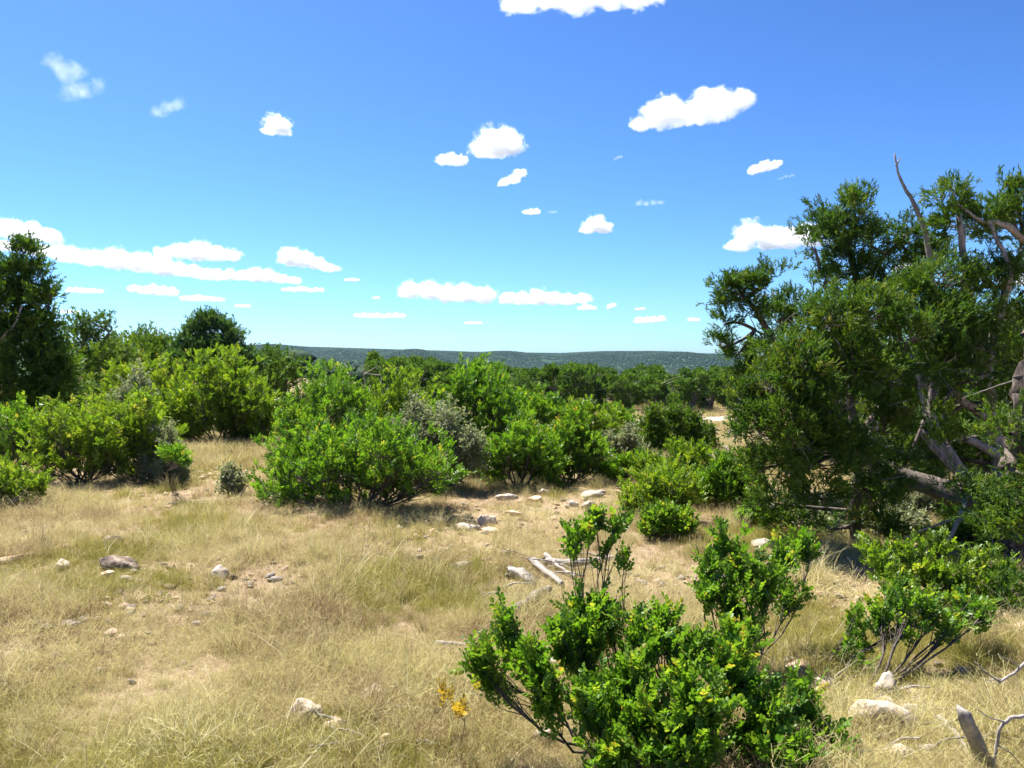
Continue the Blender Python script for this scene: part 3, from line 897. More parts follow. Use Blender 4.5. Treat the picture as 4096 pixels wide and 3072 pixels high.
# ------------------------------------------------------------------ foreground shrubs, leaf by leaf
shrub('evergreen_shrub', 'large leafy green shrub filling the front of the clearing, dark stems showing below', 'shrub', 'foreground shrubs',
      [(480, 664, 3.35, 22, 28), (505, 630, 3.4, 14, 20), (535, 660, 3.25, 26, 26), (560, 640, 3.4, 18, 24), (588, 640, 3.5, 24, 34), (580, 612, 3.6, 12, 18), (604, 612, 3.6, 16, 22), (660, 622, 3.5, 16, 18), (640, 640, 3.4, 26, 30), (630, 680, 3.2, 34, 30),
       (690, 655, 3.4, 28, 26), (735, 676, 3.3, 34, 34), (700, 705, 3.05, 44, 32), (640, 720, 3.05, 40, 28), (590, 700, 3.1, 28, 22), (765, 722, 3.15, 36, 34), (680, 748, 2.95, 54, 24), (800, 700, 3.4, 20, 26), (735, 632, 3.6, 16, 18), (790, 756, 3.0, 32, 20),
       (820, 738, 3.3, 24, 24), (845, 752, 3.2, 18, 16), (545, 690, 3.15, 20, 18), (610, 752, 2.95, 30, 16)],
      (640, 3.25), 690, per=8, comp=COMP_NEAR, seed=201, real_leaves=300, stem_r=0.008, spread=0.17)
shrub('evergreen_shrub', 'tall thin-stemmed sprig of round leaves above the large foreground shrub', 'shrub', 'foreground shrubs',
      [(576, 528, 3.75, 12, 8), (596, 516, 3.75, 14, 7), (616, 524, 3.75, 11, 7), (588, 534, 3.7, 10, 5), (606, 548, 3.7, 5, 8), (625, 560, 3.65, 6, 8), (570, 545, 3.7, 6, 6)], (606, 3.55), 44, per=4, comp=COMP_NEAR, seed=202, real_leaves=150, stem_r=0.0055, spread=0.09)
shrub('evergreen_shrub', 'upright leafy shrub with pale green tips behind the large foreground shrub', 'shrub', 'foreground shrubs',
      [(728, 540, 4.3, 16, 16), (712, 565, 4.2, 20, 18), (742, 565, 4.2, 22, 20), (730, 600, 4.1, 26, 24), (705, 590, 4.1, 16, 14), (765, 585, 4.2, 24, 24), (782, 560, 4.5, 18, 20), (805, 545, 4.7, 18, 16), (745, 630, 4.0, 24, 20), (790, 590, 4.4, 16, 18)],
      (742, 4.15), 210, per=6, comp=COMP_NEAR, seed=203, real_leaves=300, stem_r=0.007, spread=0.16)
shrub('evergreen_shrub', 'arching shrub with curved bare stems over the pale slab', 'shrub', 'foreground shrubs',
      [(862, 632, 4.25, 14, 20), (880, 612, 4.3, 22, 16), (905, 602, 4.3, 22, 16), (930, 612, 4.3, 22, 16), (950, 625, 4.3, 16, 12), (852, 655, 4.2, 12, 14), (965, 605, 4.5, 20, 14), (915, 625, 4.2, 16, 10), (985, 612, 4.4, 12, 10), (870, 660, 4.1, 8, 10)],
      (838, 4.0), 130, per=5, comp=COMP_NEAR, seed=204, real_leaves=250, stem_r=0.010, spread=0.15, base=gp(832, 706))
shrub('evergreen_shrub', 'bushy bright green shrub growing against the dead branches of the thicket', 'shrub', 'foreground shrubs',
      [(880, 560, 5.4, 22, 16), (905, 555, 5.5, 22, 18), (930, 570, 5.3, 26, 20), (900, 580, 5.2, 28, 16), (955, 580, 5.3, 26, 24), (980, 590, 5.3, 26, 22), (870, 545, 5.6, 16, 14), (940, 545, 5.6, 20, 14), (975, 560, 5.5, 22, 16), (1012, 610, 5.2, 16, 16), (960, 605, 5.0, 28, 18), (925, 595, 5.0, 26, 14), (985, 615, 5.0, 22, 18), (1005, 580, 5.5, 18, 22)],
      (935, 5.3), 330, per=6, comp=COMP_NEAR, mat=M_LAUREL2, seed=205, real_leaves=300, stem_r=0.008, spread=0.16)
shrub('evergreen_shrub', 'small low sprig of leaves below the pale slab', 'shrub', 'foreground shrubs',
      [(895, 742, 3.5, 12, 8), (912, 752, 3.4, 12, 8), (935, 764, 3.3, 12, 6)], (905, 3.35), 22, per=5, comp=COMP_NEAR, seed=206, real_leaves=90, stem_r=0.006, spread=0.08)

shrub('yellow_weed', 'small weed with drooping yellow leaves beside the large foreground shrub', 'weed', None,
      [(446, 702, 3.35, 6, 9), (458, 710, 3.3, 5, 8)], (450, 3.3), 6, per=2, mat=M_YELLOW, comp=COMP_NEAR, seed=210, stem_r=0.003, spread=0.06)

# ------------------------------------------------------------------ the juniper wood beyond the road
def far_tree_meshes(seed, height=4.3, faces=4200, size=0.15):
    g = np.random.default_rng(400 + seed)
    w = height * g.uniform(0.42, 0.62)
    n = int(g.integers(11, 16))
    C, R = [], []
    for k in range(n):
        a = g.uniform(0, 2 * math.pi); t = g.random() ** 0.6
        zr = g.uniform(0.10, 0.86)
        rr = w * t * (0.95 - 0.45 * abs(zr - 0.5) * 1.4)
        C.append((math.cos(a) * rr, math.sin(a) * rr, height * zr))
        R.append((w * g.uniform(0.28, 0.44), w * g.uniform(0.28, 0.44), height * g.uniform(0.11, 0.17)))
    C, R = np.array(C), np.array(R)
    tubes = []
    for k in range(n):
        e = C[k]; b0 = np.array([g.normal(0, .15), g.normal(0, .15), -0.1])
        tubes.append(tube(bezier(b0, np.array([e[0] * .25, e[1] * .25, e[2] * .55]), e, 6), np.linspace(0.09, 0.025, 6), 5, cap=False))
    tubes_dead = []
    for k in range(14):
        a = g.uniform(0, 6.28); z = height * g.uniform(0.08, 0.95)
        e = np.array([math.cos(a) * w * g.uniform(.6, 1.1), math.sin(a) * w * g.uniform(.6, 1.1), z])
        tubes_dead.append(tube(bezier(np.array([0, 0, z * .7]), e * [.5, .5, .95], e, 4), np.linspace(0.03, 0.012, 4), 3, cap=False))
    i = g.integers(0, n, faces)
    u = rdir(g, faces); u[:, 2] = u[:, 2] * 0.9 + 0.15; u = unit(u)
    lump = np.array([0.74 + 0.55 * noise.noise(Vector((u[q] * 2.2 + C[i[q]] * 1.9).tolist())) for q in range(faces)])
    pos = C[i] + u * R[i] * (lump * (0.45 + 0.55 * g.random(faces) ** 0.6))[:, None]
    d = unit(u + rdir(g, faces) * 0.8 + [0, 0, 0.4]); nrm = unit(u + rdir(g, faces) * 0.6)
    tint = np.clip(0.42 + g.normal(0, 0.10, n)[i] + g.normal(0, 0.13, faces), 0.02, 0.98)
    TV = np.array([(-.5, 0, 0), (.5, .1, 0), (.25, 1, .15), (-.3, .8, -.1)], float)
    V, F = stamp(TV, np.array([(0, 1, 2, 3)], int), pos, frames(d, nrm), size * g.uniform(0.6, 1.4, faces))
    V2, F2 = cat_geo(tubes); V3, F3 = cat_geo(tubes_dead)
    return (mesh_data('trunk', V2, F2, M_BARK), mesh_data('crown', V, F, M_FARJ, np.repeat(tint, 4)), mesh_data('dead_twigs', V3, F3, M_DEAD))


FAR = [far_tree_meshes(k) for k in range(7)]


def far_tree(x, y, k, s, rz, label, group):
    root = empty('juniper_tree', (x, y, float(H(x, y))), label, 'tree', group)
    root.scale = (s, s, s); root.rotation_euler = (0, 0, rz)
    for nm, me in zip(('trunk', 'crown', 'dead_twigs'), FAR[k]):
        o = link(nm, me, root)
        if nm != 'trunk': o['kind'] = 'stuff'
    return root


gw = np.random.default_rng(21)
placed = []


def try_place(x, y, mind):
    for (a, c) in placed:
        if (a - x) ** 2 + (c - y) ** 2 < mind * mind: return False
    placed.append((x, y)); return True


# first rows: trees one can tell apart
n = 0
for row, (y0, y1) in enumerate([(68, 74), (75, 83), (85, 98)]):
    tries = 0
    for _ in range(420):
        px = gw.uniform(380, 790); y = gw.uniform(y0, y1) + max(0, px - 640) * 0.02
        x = (px - 512) / FPX * y
        if False: continue
        if try_place(x, y, 2.1 if row == 0 else 2.4):
            far_tree(x, y, int(gw.integers(7)), gw.uniform(0.76, 1.02) * (1.0 if px < 660 else 0.94), gw.uniform(0, 6.28),
                     'juniper standing in the wood beyond the dirt road', 'junipers of the wood beyond the road')
            n += 1
            tries += 1
        if tries > 36: break
for _ in range(160):
    px = gw.uniform(225, 400); y = gw.uniform(40, 62); x = (px - 512) / FPX * y
    if try_place(x, y, 3.0):
        far_tree(x, y, int(gw.integers(7)), gw.uniform(0.5, 0.72), gw.uniform(0, 6.28), 'low juniper in the scrub between the shrubs and the far ridge', 'low junipers in the scrub')
        n += 1
    if n > 105: break

# a few grey dead trees
def dead_tree(px, dep, height, seed, label):
    g = np.random.default_rng(700 + seed)
    b = ground_at(px, dep)
    root = empty('dead_tree', b, label, 'dead tree', 'grey dead trees in the scrub')
    tr = bezier(np.array([0, 0, -.05]), np.array([g.normal(0, .15), 0, height * .5]), np.array([g.normal(0, .3), 0, height]), 8)
    V, F = tube(tr, np.linspace(0.08, 0.02, 8), 6, 0.1, seed)
    link('trunk', mesh_data('trunk', V, F, M_DEAD), root)
    for k in range(9):
        a = tr[g.integers(2, 8)]; e = a + np.array([g.normal(0, .5), g.normal(0, .5), g.uniform(0.1, 0.8)]) * height * 0.3
        V, F = tube(bezier(a, (a + e) / 2 + g.normal(0, .1, 3), e, 5), np.linspace(0.03, 0.008, 5), 4, cap=False)
        link('branch', mesh_data('branch', V, F, M_DEAD), root)


for k, (px, dep, h, lab) in enumerate([(350, 44, 3.0, 'grey dead juniper poking out of the scrub below the far ridge'), (366, 46, 3.3, 'grey dead juniper poking out of the scrub below the far ridge'), (386, 45, 2.9, 'grey dead juniper poking out of the scrub below the far ridge'),
                                      (585, 50, 1.6, 'short bleached snag behind the round green shrub'), (560, 46, 1.5, 'short bleached snag behind the rounded shrub'), (248, 40, 2.6, 'grey dead juniper beside the bluish juniper')]):
    dead_tree(px, dep, h, k, lab)


# ------------------------------------------------------------------ instanced masses (grass, far woods)
def instancer(name, label, pts, rot, scl, idx, sources):
    coll = bpy.data.collections.new(name + '_pieces')
    for k, me in enumerate(sources):
        coll.objects.link(bpy.data.objects.new('%s_piece_%02d' % (name, k), me))
    me = bpy.data.meshes.new(name)
    me.vertices.add(len(pts)); me.vertices.foreach_set('co', np.asarray(pts, np.float32).ravel())
    for nm, ty, val, key in (('rot', 'FLOAT_VECTOR', rot, 'vector'), ('scl', 'FLOAT_VECTOR', scl, 'vector'), ('idx', 'INT', idx, 'value')):
        at_ = me.attributes.new(nm, ty, 'POINT')
        at_.data.foreach_set(key, np.asarray(val, np.int32 if ty == 'INT' else np.float32).ravel())
    me.update()
    o = link(name, me)
    ng = bpy.data.node_groups.new(name + '_scatter', 'GeometryNodeTree')
    ng.interface.new_socket('Geometry', in_out='INPUT', socket_type='NodeSocketGeometry')
    ng.interface.new_socket('Geometry', in_out='OUTPUT', socket_type='NodeSocketGeometry')
    gi = ng.nodes.new('NodeGroupInput'); go = ng.nodes.new('NodeGroupOutput')
    ip = ng.nodes.new('GeometryNodeInstanceOnPoints')
    ci = ng.nodes.new('GeometryNodeCollectionInfo')
    ci.inputs['Collection'].default_value = coll
    ci.inputs['Separate Children'].default_value = True
    ci.inputs['Reset Children'].default_value = True
    ip.inputs['Pick Instance'].default_value = True
    def attr(nm, ty):
        a = ng.nodes.new('GeometryNodeInputNamedAttribute'); a.data_type = ty; a.inputs['Name'].default_value = nm
        return [s for s in a.outputs if s.enabled and s.name == 'Attribute'][0]
    L = ng.links.new
    L(gi.outputs[0], ip.inputs['Points']); L(ci.outputs[0], ip.inputs['Instance'])
    L(attr('idx', 'INT'), ip.inputs['Instance Index'])
    L(attr('rot', 'FLOAT_VECTOR'), ip.inputs['Rotation']); L(attr('scl', 'FLOAT_VECTOR'), ip.inputs['Scale'])
    L(ip.outputs[0], go.inputs[0])
    md = o.modifiers.new('scatter', 'NODES'); md.node_group = ng
    return tag(o, label, kind='stuff')


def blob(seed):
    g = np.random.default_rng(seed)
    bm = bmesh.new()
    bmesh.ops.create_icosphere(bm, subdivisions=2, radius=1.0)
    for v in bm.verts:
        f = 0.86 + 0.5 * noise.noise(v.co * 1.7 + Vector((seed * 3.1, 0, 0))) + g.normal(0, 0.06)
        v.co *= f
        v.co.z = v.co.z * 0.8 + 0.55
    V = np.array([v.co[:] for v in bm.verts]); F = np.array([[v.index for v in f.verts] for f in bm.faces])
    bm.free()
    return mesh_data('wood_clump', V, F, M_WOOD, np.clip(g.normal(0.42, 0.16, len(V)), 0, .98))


gf = np.random.default_rng(31)
pts = []
# behind the first rows, then out over the valley, the spur and the far ridge
for (ya, yb, count, pa, pb) in [(98, 170, 420, 200, 840), (170, 560, 2600, 150, 900), (560, 1050, 14000, 140, 900), (1050, 2420, 60000, 140, 900)]:
    y = np.sqrt(gf.uniform(ya ** 2, yb ** 2, count)); px = gf.uniform(pa, pb, count)
    pts.append(np.stack([(px - 512) / FPX * y, y], -1))
P2 = np.concatenate(pts)
keepn = np.array([noise.noise(Vector((a * 0.006, c * 0.004, 3.0))) + 0.6 * noise.noise(Vector((a * 0.03, c * 0.02, 0))) for a, c in P2])
P2 = P2[(keepn < 0.75) | (P2[:, 1] < 560)]
nn = len(P2)
wid = np.where(P2[:, 1] < 300, gf.uniform(1.9, 2.8, nn), gf.uniform(2.0, 3.6, nn))
scl = np.stack([wid, wid, gf.uniform(1.3, 2.4, nn) * np.where(P2[:, 1] < 170, 1.25, 1.0)], -1)
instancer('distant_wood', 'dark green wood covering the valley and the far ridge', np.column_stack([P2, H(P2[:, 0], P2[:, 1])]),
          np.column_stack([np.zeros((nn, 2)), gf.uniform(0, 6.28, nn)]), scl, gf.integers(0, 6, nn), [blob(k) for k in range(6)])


# ------------------------------------------------------------------ dry grass
def tuft(seed, blades, lmin, lmax, width, spread, droop, mat, heads=0, pale=0.0):
    g = np.random.default_rng(900 + seed)
    V, F, T = [], [], []
    for k in range(blades):
        a = g.uniform(0, 6.28); l = g.uniform(lmin, lmax); lean = g.uniform(0.1, 1.0) * droop
        b = np.array([g.normal(0, spread), g.normal(0, spread), -0.01])
        dr = np.array([math.cos(a), math.sin(a), 0]); sd = np.array([-dr[1], dr[0], 0])
        tw = g.uniform(-1.2, 1.2); sd = sd * math.cos(tw) + dr * math.sin(tw)
        t0 = g.uniform(0, 1); q = len(V)
        for s in range(4):
            t = s / 3
            p = b + dr * (l * lean * t ** 1.6) + np.array([0, 0, l * (t - 0.35 * lean * t * t)]) + g.normal(0, 0.006, 3) * t
            w = width * (1 - 0.8 * t) * g.uniform(.8, 1.2)
            V += [p - sd * w, p + sd * w]; T += [t0 * 0.62 + 0.05 + pale] * 2
        for s in range(3):
            F.append((q + 2 * s, q + 2 * s + 1, q + 2 * s + 3, q + 2 * s + 2))
        if k < heads:      # an airy seed head of hair-thin side shoots
            top = V[-1]
            for j in range(9):
                u = unit(g.normal(size=3) + [0, 0, .7]); z = top - np.array([0, 0, g.uniform(0, .12)])
                e = z + u * g.uniform(.025, .06); q = len(V); w = 0.0008
                V += [z - sd * w, z + sd * w, e + sd * w, e - sd * w]; T += [0.45] * 4; F.append((q, q + 1, q + 2, q + 3))
    return mesh_data('tuft', V, F, mat, T)


tufts = [tuft(k, 36, 0.04, 0.13, 0.0015, 0.045, 1.2, M_DRY, 2) for k in range(5)]
tufts += [tuft(10 + k, 22, 0.09, 0.22, 0.0013, 0.035, 0.9, M_DRY, 7) for k in range(3)]
tufts += [tuft(20 + k, 34, 0.03, 0.11, 0.0026, 0.08, 2.2, M_DRY) for k in range(2)]     # matted litter
greens = [tuft(30 + k, 36, 0.05, 0.16, 0.0015, 0.04, 1.0, M_GREEN, 1) for k in range(4)]
greens += [tuft(70 + k, 110, 0.10, 0.27, 0.0016, 0.035, 1.0, M_DRY, 10) for k in range(2)]     # tussocks, see idx 17
greens = greens[:4] + [tuft(60 + k, 5, 0.16, 0.30, 0.0020, 0.05, 1.3, M_DRY, 2, 0.42) for k in range(3)] + greens[4:]     # long pale stalks
wides = [tuft(40 + k, 60, 0.12, 0.34, 0.0035, 0.10, 0.8, M_DRY, 0) for k in range(4)]
wides += [tuft(50 + k, 60, 0.12, 0.32, 0.0035, 0.10, 0.8, M_GREEN, 0) for k in range(1)]


def bare(x, y):
    """1 where stones and soil show, 0 where the grass is thick"""
    v = np.array([noise.noise(Vector((a * 0.55, c * 0.42, 7.0))) + 0.5 * noise.noise(Vector((a * 1.7, c * 1.4, 2.0))) for a, c in zip(x, y)])
    px = 512 + FPX * x / np.maximum(y, .3)
    stony = np.exp(-(((px - 210) / 40) ** 2 + ((y - 10.3) / 1.4) ** 2)) * 0.9
    clear = np.exp(-(((px - 530) / 90) ** 2 + ((y - 8.2) / 2.2) ** 2)) * 0.42
    pole = np.exp(-(((px - 425) / 60) ** 2 + ((y - 3.35) / 0.45) ** 2)) * 0.65 + np.exp(-(((px - 905) / 60) ** 2 + ((y - 3.7) / 0.5) ** 2)) * 0.65
    return v + stony + clear + pole


gg = np.random.default_rng(41)


def scatter(count, ya, yb, wid=1.12, power=1.0):
    y = ya * (yb / ya) ** (gg.random(count) ** power)
    x = (gg.random(count) - 0.5) * y * wid * 1.28 + gg.normal(0, 0.1, count)
    return x, y


x, y = scatter(38000, 2.3, 15.0, power=0.85)
bb = bare(x, y)
k = gg.random(len(x)) < np.clip(1.0 - (bb - 0.12) * 1.25, 0.34, 1)
x, y, bb = x[k], y[k], bb[k]
green_n = np.array([noise.noise(Vector((a * 0.75 + 9, c * 0.6, 1.0))) for a, c in zip(x, y)]) + 0.30 * smooth(0.5, -1.6, x) * smooth(5.5, 3, y) + gg.normal(0, 0.14, len(x))
isg = green_n > 0.27
nn = len(x)
idx = np.where(isg, 10 + gg.integers(0, 4, nn), np.where(gg.random(nn) < np.clip(0.20 + bb * 0.9, 0.15, 0.8), 8 + gg.integers(0, 2, nn), gg.integers(0, 8, nn)))
stalk = gg.random(nn) < 0.022
idx = np.where(stalk, 14 + gg.integers(0, 3, nn), idx)
tus = gg.random(nn) < 0.022
idx = np.where(tus, 17 + gg.integers(0, 2, nn), idx)
lush = np.array([noise.noise(Vector((a * 1.3 + 4, c * 1.1, 5.0))) for a, c in zip(x, y)])
s = gg.uniform(0.5, 1.05, nn) * np.clip(1.0 + 0.85 * lush, 0.45, 1.6)
instancer('dry_grass', 'fine tan and yellowish dry grass covering the clearing', np.column_stack([x, y, H(x, y)]),
          np.column_stack([gg.normal(0, .12, nn), gg.normal(0, .12, nn), gg.uniform(0, 6.28, nn)]), np.stack([s, s, s * gg.uniform(.7, 1.15, nn)], -1), idx, tufts + greens)

x, y = scatter(15000, 13.0, 85.0)
roady = np.interp(x, [-2, 4, 9.5, 14, 18.5, 26, 40, 60], [52, 55, 57.5, 60, 62, 64, 66, 66])
ok = (np.abs(y - roady) > 2.6) | (x < -3)
x, y = x[ok], y[ok]
nn = len(x); s = gg.uniform(0.8, 1.5, nn) * np.clip(y / 22, 1, 2.2)
instancer('slope_grass', 'tan dry grass on the slope down to the dirt road', np.column_stack([x, y, H(x, y)]),
          np.column_stack([np.zeros((nn, 2)), gg.uniform(0, 6.28, nn)]), np.stack([s, s, s * 0.65], -1), gg.integers(0, 5, nn), wides)

# ------------------------------------------------------------------ stones
def rock_mesh(seed, sx, sy, sz, rough=0.25, angular=True, sub=3):
    g = np.random.default_rng(1300 + seed)
    bm = bmesh.new()
    bmesh.ops.create_icosphere(bm, subdivisions=sub, radius=1.0)
    cuts = [(unit(g.normal(size=3) * [1, 1, 0.9]), g.uniform(0.55, 0.82)) for _ in range(9 if angular else 4)]
    for v in bm.verts:
        p = np.array(v.co)
        for nrm, off in cuts:
            e = p @ nrm - off
            if e > 0: p = p - nrm * e * 0.94
        p = p * (1 + rough * noise.fractal(Vector((p * 2.3 + seed * 1.7).tolist()), 1.0, 2.0, 4))
        v.co = Vector((p * [sx, sy, sz]).tolist())
    V = np.array([v.co[:] for v in bm.verts]); F = np.array([[v.index for v in f.verts] for f in bm.faces]); bm.free()
    return V, F


def rock(px, py, w, h, mat, seed, label, name='limestone_rock', dep_ratio=0.8, sink=0.30, rot=None, tilt=0.0, angular=True, rough=0.22, group='loose limestone rocks'):
    """px, py: middle of the visible stone; w, h: its size in the picture"""
    p = gp(px, py + h * 0.45)
    m = p[1] / FPX
    if p[1] < 5.2: w, h, sink = w * 1.15, h * 1.08, 0.06
    else: h, sink = h * 0.88, sink + 0.08
    sx, sz = w * m / 2 / 0.80, h * m / 2 / 0.74
    g = np.random.default_rng(1500 + seed)
    V, F = rock_mesh(seed, sx, sx * dep_ratio, sz, rough, angular)
    me = mesh_data('rock', V, F, mat)
    o = link(name, me)
    o.location = (float(p[0]), float(p[1] + sx * dep_ratio * 0.5), float(p[2] + sz * (0.72 - sink)))
    o.rotation_euler = (tilt, g.normal(0, 0.12), rot if rot is not None else g.uniform(-0.5, 0.5))
    return tag(o, label, 'rock', group)


rock(371, 700, 24, 18, M_ROCKW, 1, 'white squared block standing in the grass near the fallen pole', tilt=-0.35, rot=0.15)
rock(303, 719, 26, 22, M_ROCKW, 2, 'cream rough block beside the white squared block', tilt=-0.3)
rock(887, 724, 46, 25, M_ROCKW, 3, 'large smooth peach-white slab below the arching shrub', angular=False, dep_ratio=0.6, rough=0.1, tilt=-0.45, rot=-0.35)
rock(888, 707, 15, 12, M_ROCKW, 4, 'small white rounded stone on top of the peach-white slab', angular=False, rough=0.1)
rock(891, 690, 20, 24, M_ROCK, 5, 'upright grey-brown stone behind the small white rounded stone', rot=0.6)
rock(911, 713, 20, 11, M_ROCK, 6, 'flat pale broken stone beside the peach-white slab')
rock(905, 758, 18, 14, M_ROCKW, 7, 'pale stone half buried by the low sprig')
rock(930, 753, 14, 12, M_ROCK, 8, 'dull pale stone between the low sprig and the leaning stump')
rock(437, 521, 24, 12, M_ROCKD, 9, 'dark pitted rock under the edge of the big rounded shrub', rough=0.35)
rock(466, 526, 23, 9, M_ROCK, 10, 'pale flat rock between the dark pitted rock and the wedge rock')
rock(487, 519, 17, 13, M_ROCKW, 11, 'white wedge-shaped rock with dark streaks in the middle of the clearing', rot=0.5)
rock(490, 530, 18, 5, M_ROCKP, 12, 'thin tan slab in front of the white wedge-shaped rock')
rock(117, 563, 34, 15, M_ROCKD, 13, 'dark pitted boulder with a tan crust in open grass', rough=0.38)
rock(110, 541, 20, 13, M_ROCKD, 14, 'small dark pitted rock above the tan-crusted boulder', rough=0.35)
rock(107, 575, 13, 11, M_ROCKP, 15, 'pinkish stone in front of the tan-crusted boulder')
rock(124, 578, 14, 9, M_ROCK, 16, 'grey pale stone in front of the tan-crusted boulder')
rock(60, 564, 15, 14, M_ROCKW, 17, 'upright white stone between the flat tan stone and the pitted boulder')
rock(8, 559, 26, 10, M_ROCKP, 18, 'flat tan stone far out in the open grass')
rock(217, 572, 18, 15, M_ROCK, 19, 'pale lumpy stone alone in the open grass')
rock(536, 499, 17, 6, M_ROCKP, 20, 'flat pinkish stone in the grass below the dark stemmed shrub')
rock(545, 491, 13, 8, M_ROCK, 21, 'grey stone at the foot of the dark stemmed shrub')
rock(573, 503, 11, 8, M_ROCK, 22, 'small pale grey stone beside the white egg-shaped stone')
rock(588, 505, 12, 9, M_ROCKW, 23, 'white egg-shaped stone in the grass')
rock(507, 497, 20, 7, M_ROCK, 24, 'low grey stone near the flat pinkish stone')
rock(505, 552, 16, 9, M_ROCK, 25, 'round pale stone in the grass above the bark slab')
rock(594, 494, 24, 9, M_ROCK, 26, 'grey low rock in thick grass below the leaning shrub')
rock(766, 543, 22, 10, M_ROCK, 27, 'grey flat rock behind the upright leafy shrub')
rock(515, 513, 14, 6, M_ROCKP, 28, 'orange-tinted stone above the wedge-shaped rock')
rock(459, 566, 22, 7, M_ROCK, 29, 'pale flat stone near the middle of the grass')
rock(335, 728, 20, 13, M_ROCKP, 30, 'brownish stone next to the cream rough block')
rock(385, 745, 14, 16, M_ROCKP, 31, 'tan stone in front of the fallen pole')
rock(402, 760, 10, 9, M_ROCKW, 32, 'small cream stone in front of the tan stone')
rock(560, 668, 26, 12, M_ROCK, 33, 'pale stone seen through the large foreground shrub')
rock(825, 690, 24, 16, M_ROCKW, 34, 'cream stone behind the base of the arching shrub')
rock(800, 672, 26, 12, M_ROCKP, 35, 'pinkish rock between the upright and the arching shrub')
rock(868, 672, 16, 10, M_ROCKP, 36, 'small tan stone under the arching stems')
rock(545, 740, 18, 14, M_ROCKW, 37, 'white stone in shade under the large foreground shrub')
rock(208, 448, 17, 7, M_ROCKP, 38, 'orange-white slab at the top of the stony patch', name='limestone_rock')
gs = np.random.default_rng(61)
for k in range(22):
    rock(gs.uniform(180, 226), gs.uniform(452, 478), gs.uniform(4, 9), gs.uniform(2.5, 4), [M_ROCK, M_ROCKW, M_ROCKP][k % 3], 60 + k, 'small flat stone lying on the bare stony patch', group='stones on the stony patch')

# loose rubble everywhere: far too many to count
pieces = []
for k in range(6):
    V, F = rock_mesh(200 + k, 1, 0.8, 0.5, 0.25, True, 2)
    pieces.append(mesh_data('pebble', V, F, [M_ROCK, M_ROCKW, M_ROCKP][k % 3]))
x, y = scatter(16000, 2.4, 14)
bb = bare(x, y) + gg.normal(0, 0.17, len(x))
k = bb > 0.30
x, y = x[k], y[k]
nn = len(x); s = 0.008 + 0.045 * gg.random(nn) ** 4
instancer('rubble', 'small pale limestone rubble strewn through the grass', np.column_stack([x, y, H(x, y) + s * 0.2]),
          np.column_stack([gg.normal(0, .3, nn), gg.normal(0, .3, nn), gg.uniform(0, 6.28, nn)]), np.stack([s, s, s], -1), gg.integers(0, 6, nn), pieces)

# ------------------------------------------------------------------ dead wood
def log(name, label, cat, P, r0, r1, mat, seed, sides=10, group='pieces of dead wood', branches=(), wob=0.25):
    P = [np.asarray(p, float) for p in P]
    base = P[0]
    length = sum(np.linalg.norm(P[k + 1] - P[k]) for k in range(len(P) - 1))
    (V, F), S = limb_geo(P, r0, r1, sides, 3000 + seed, int(np.clip(length / (r0 * 2.2), 6, 22)), wob)
    gq = np.random.default_rng(3300 + seed)
    for e in (slice(0, sides), slice(len(V) - sides, len(V))):      # broken, splintered ends
        V[e] += unit(S[-1] - S[0]) * gq.uniform(-1, 1, (sides, 1)) * r0 * 1.1
    root = empty(name, base, label, cat, group)
    link('stem', mesh_data('stem', V - base, F, mat), root)
    for k, (Q, q0, q1) in enumerate(branches):
        (V, F), _ = limb_geo([np.asarray(p, float) for p in Q], q0, q1, 6, 3100 + seed * 7 + k, 10, 0.15)
        link('branch', mesh_data('branch', V - base, F, mat), root)
    return root


def gl(px, py, lift):
    return gp(px, py) + [0, 0, lift]


log('split_log', 'bleached split length of log lying across the grass behind the tall sprig', 'log', [gl(531, 566, .06), gl(546, 577, .05), gl(562, 588, .03)], 0.026, 0.018, M_DEAD, 1, sides=5, wob=0.45)
log('split_log', 'short bleached splinter pointing at the grey fibrous log', 'log', [gl(546, 563, .07), gl(558, 572, .05), gl(575, 580, .03)], 0.022, 0.012, M_DEAD, 2, sides=5, wob=0.45)
log('fallen_log', 'grey fibrous log behind the two bleached splinters', 'log', [gl(544, 567, .05), gl(575, 570, .06), (gl(612, 563, .05))], 0.034, 0.02, M_DEAD, 3, sides=5, wob=0.45)
log('bark_slab', 'curled slab of grey bark in the grass beside the bleached splinters', 'bark', [gl(508, 576, .03), gl(520, 578, .05), gl(534, 586, .02)], 0.045, 0.025, M_DEAD, 4, wob=0.5)
log('fallen_log', 'grey humped log end beside the large foreground shrub', 'log', [gl(508, 622, .03), gl(527, 616, .06), gl(546, 604, .08)], 0.05, 0.04, M_PALEBARK, 5)
log('fallen_pole', 'long pale pole lying in the grass by the white squared block', 'log', [gl(384, 716, .03), gl(420, 717, .03), gl(465, 722, .02)], 0.02, 0.015, M_DEAD, 6)
log('stick', 'thin pale stick poking from the large foreground shrub', 'stick', [gl(436, 648, .03), gl(455, 649, .03), gl(478, 650, .02)], 0.012, 0.008, M_DEAD, 7)
log('stick', 'pale stick lying behind the pinkish rock', 'stick', [gl(786, 668, .04), gl(815, 664, .06), gl(850, 676, .02)], 0.018, 0.010, M_DEAD, 8)
ds = float(gp(982, 762)[1])
log('stump', 'leaning bleached stump in the grass beside the peach-white slab', 'stump', [at(992, 778, ds), at(982, 756, ds), at(972, 732, ds - .03), at(964, 712, ds - .08)], 0.034, 0.026, M_DEAD, 9, sides=9, wob=0.22)
log('fallen_pole', 'grey pole in the grass running down from the leaning stump', 'log', [gl(938, 728, .04), gl(955, 742, .04), gl(972, 768, .03)], 0.016, 0.010, M_DEAD, 10)
d0 = 3.1
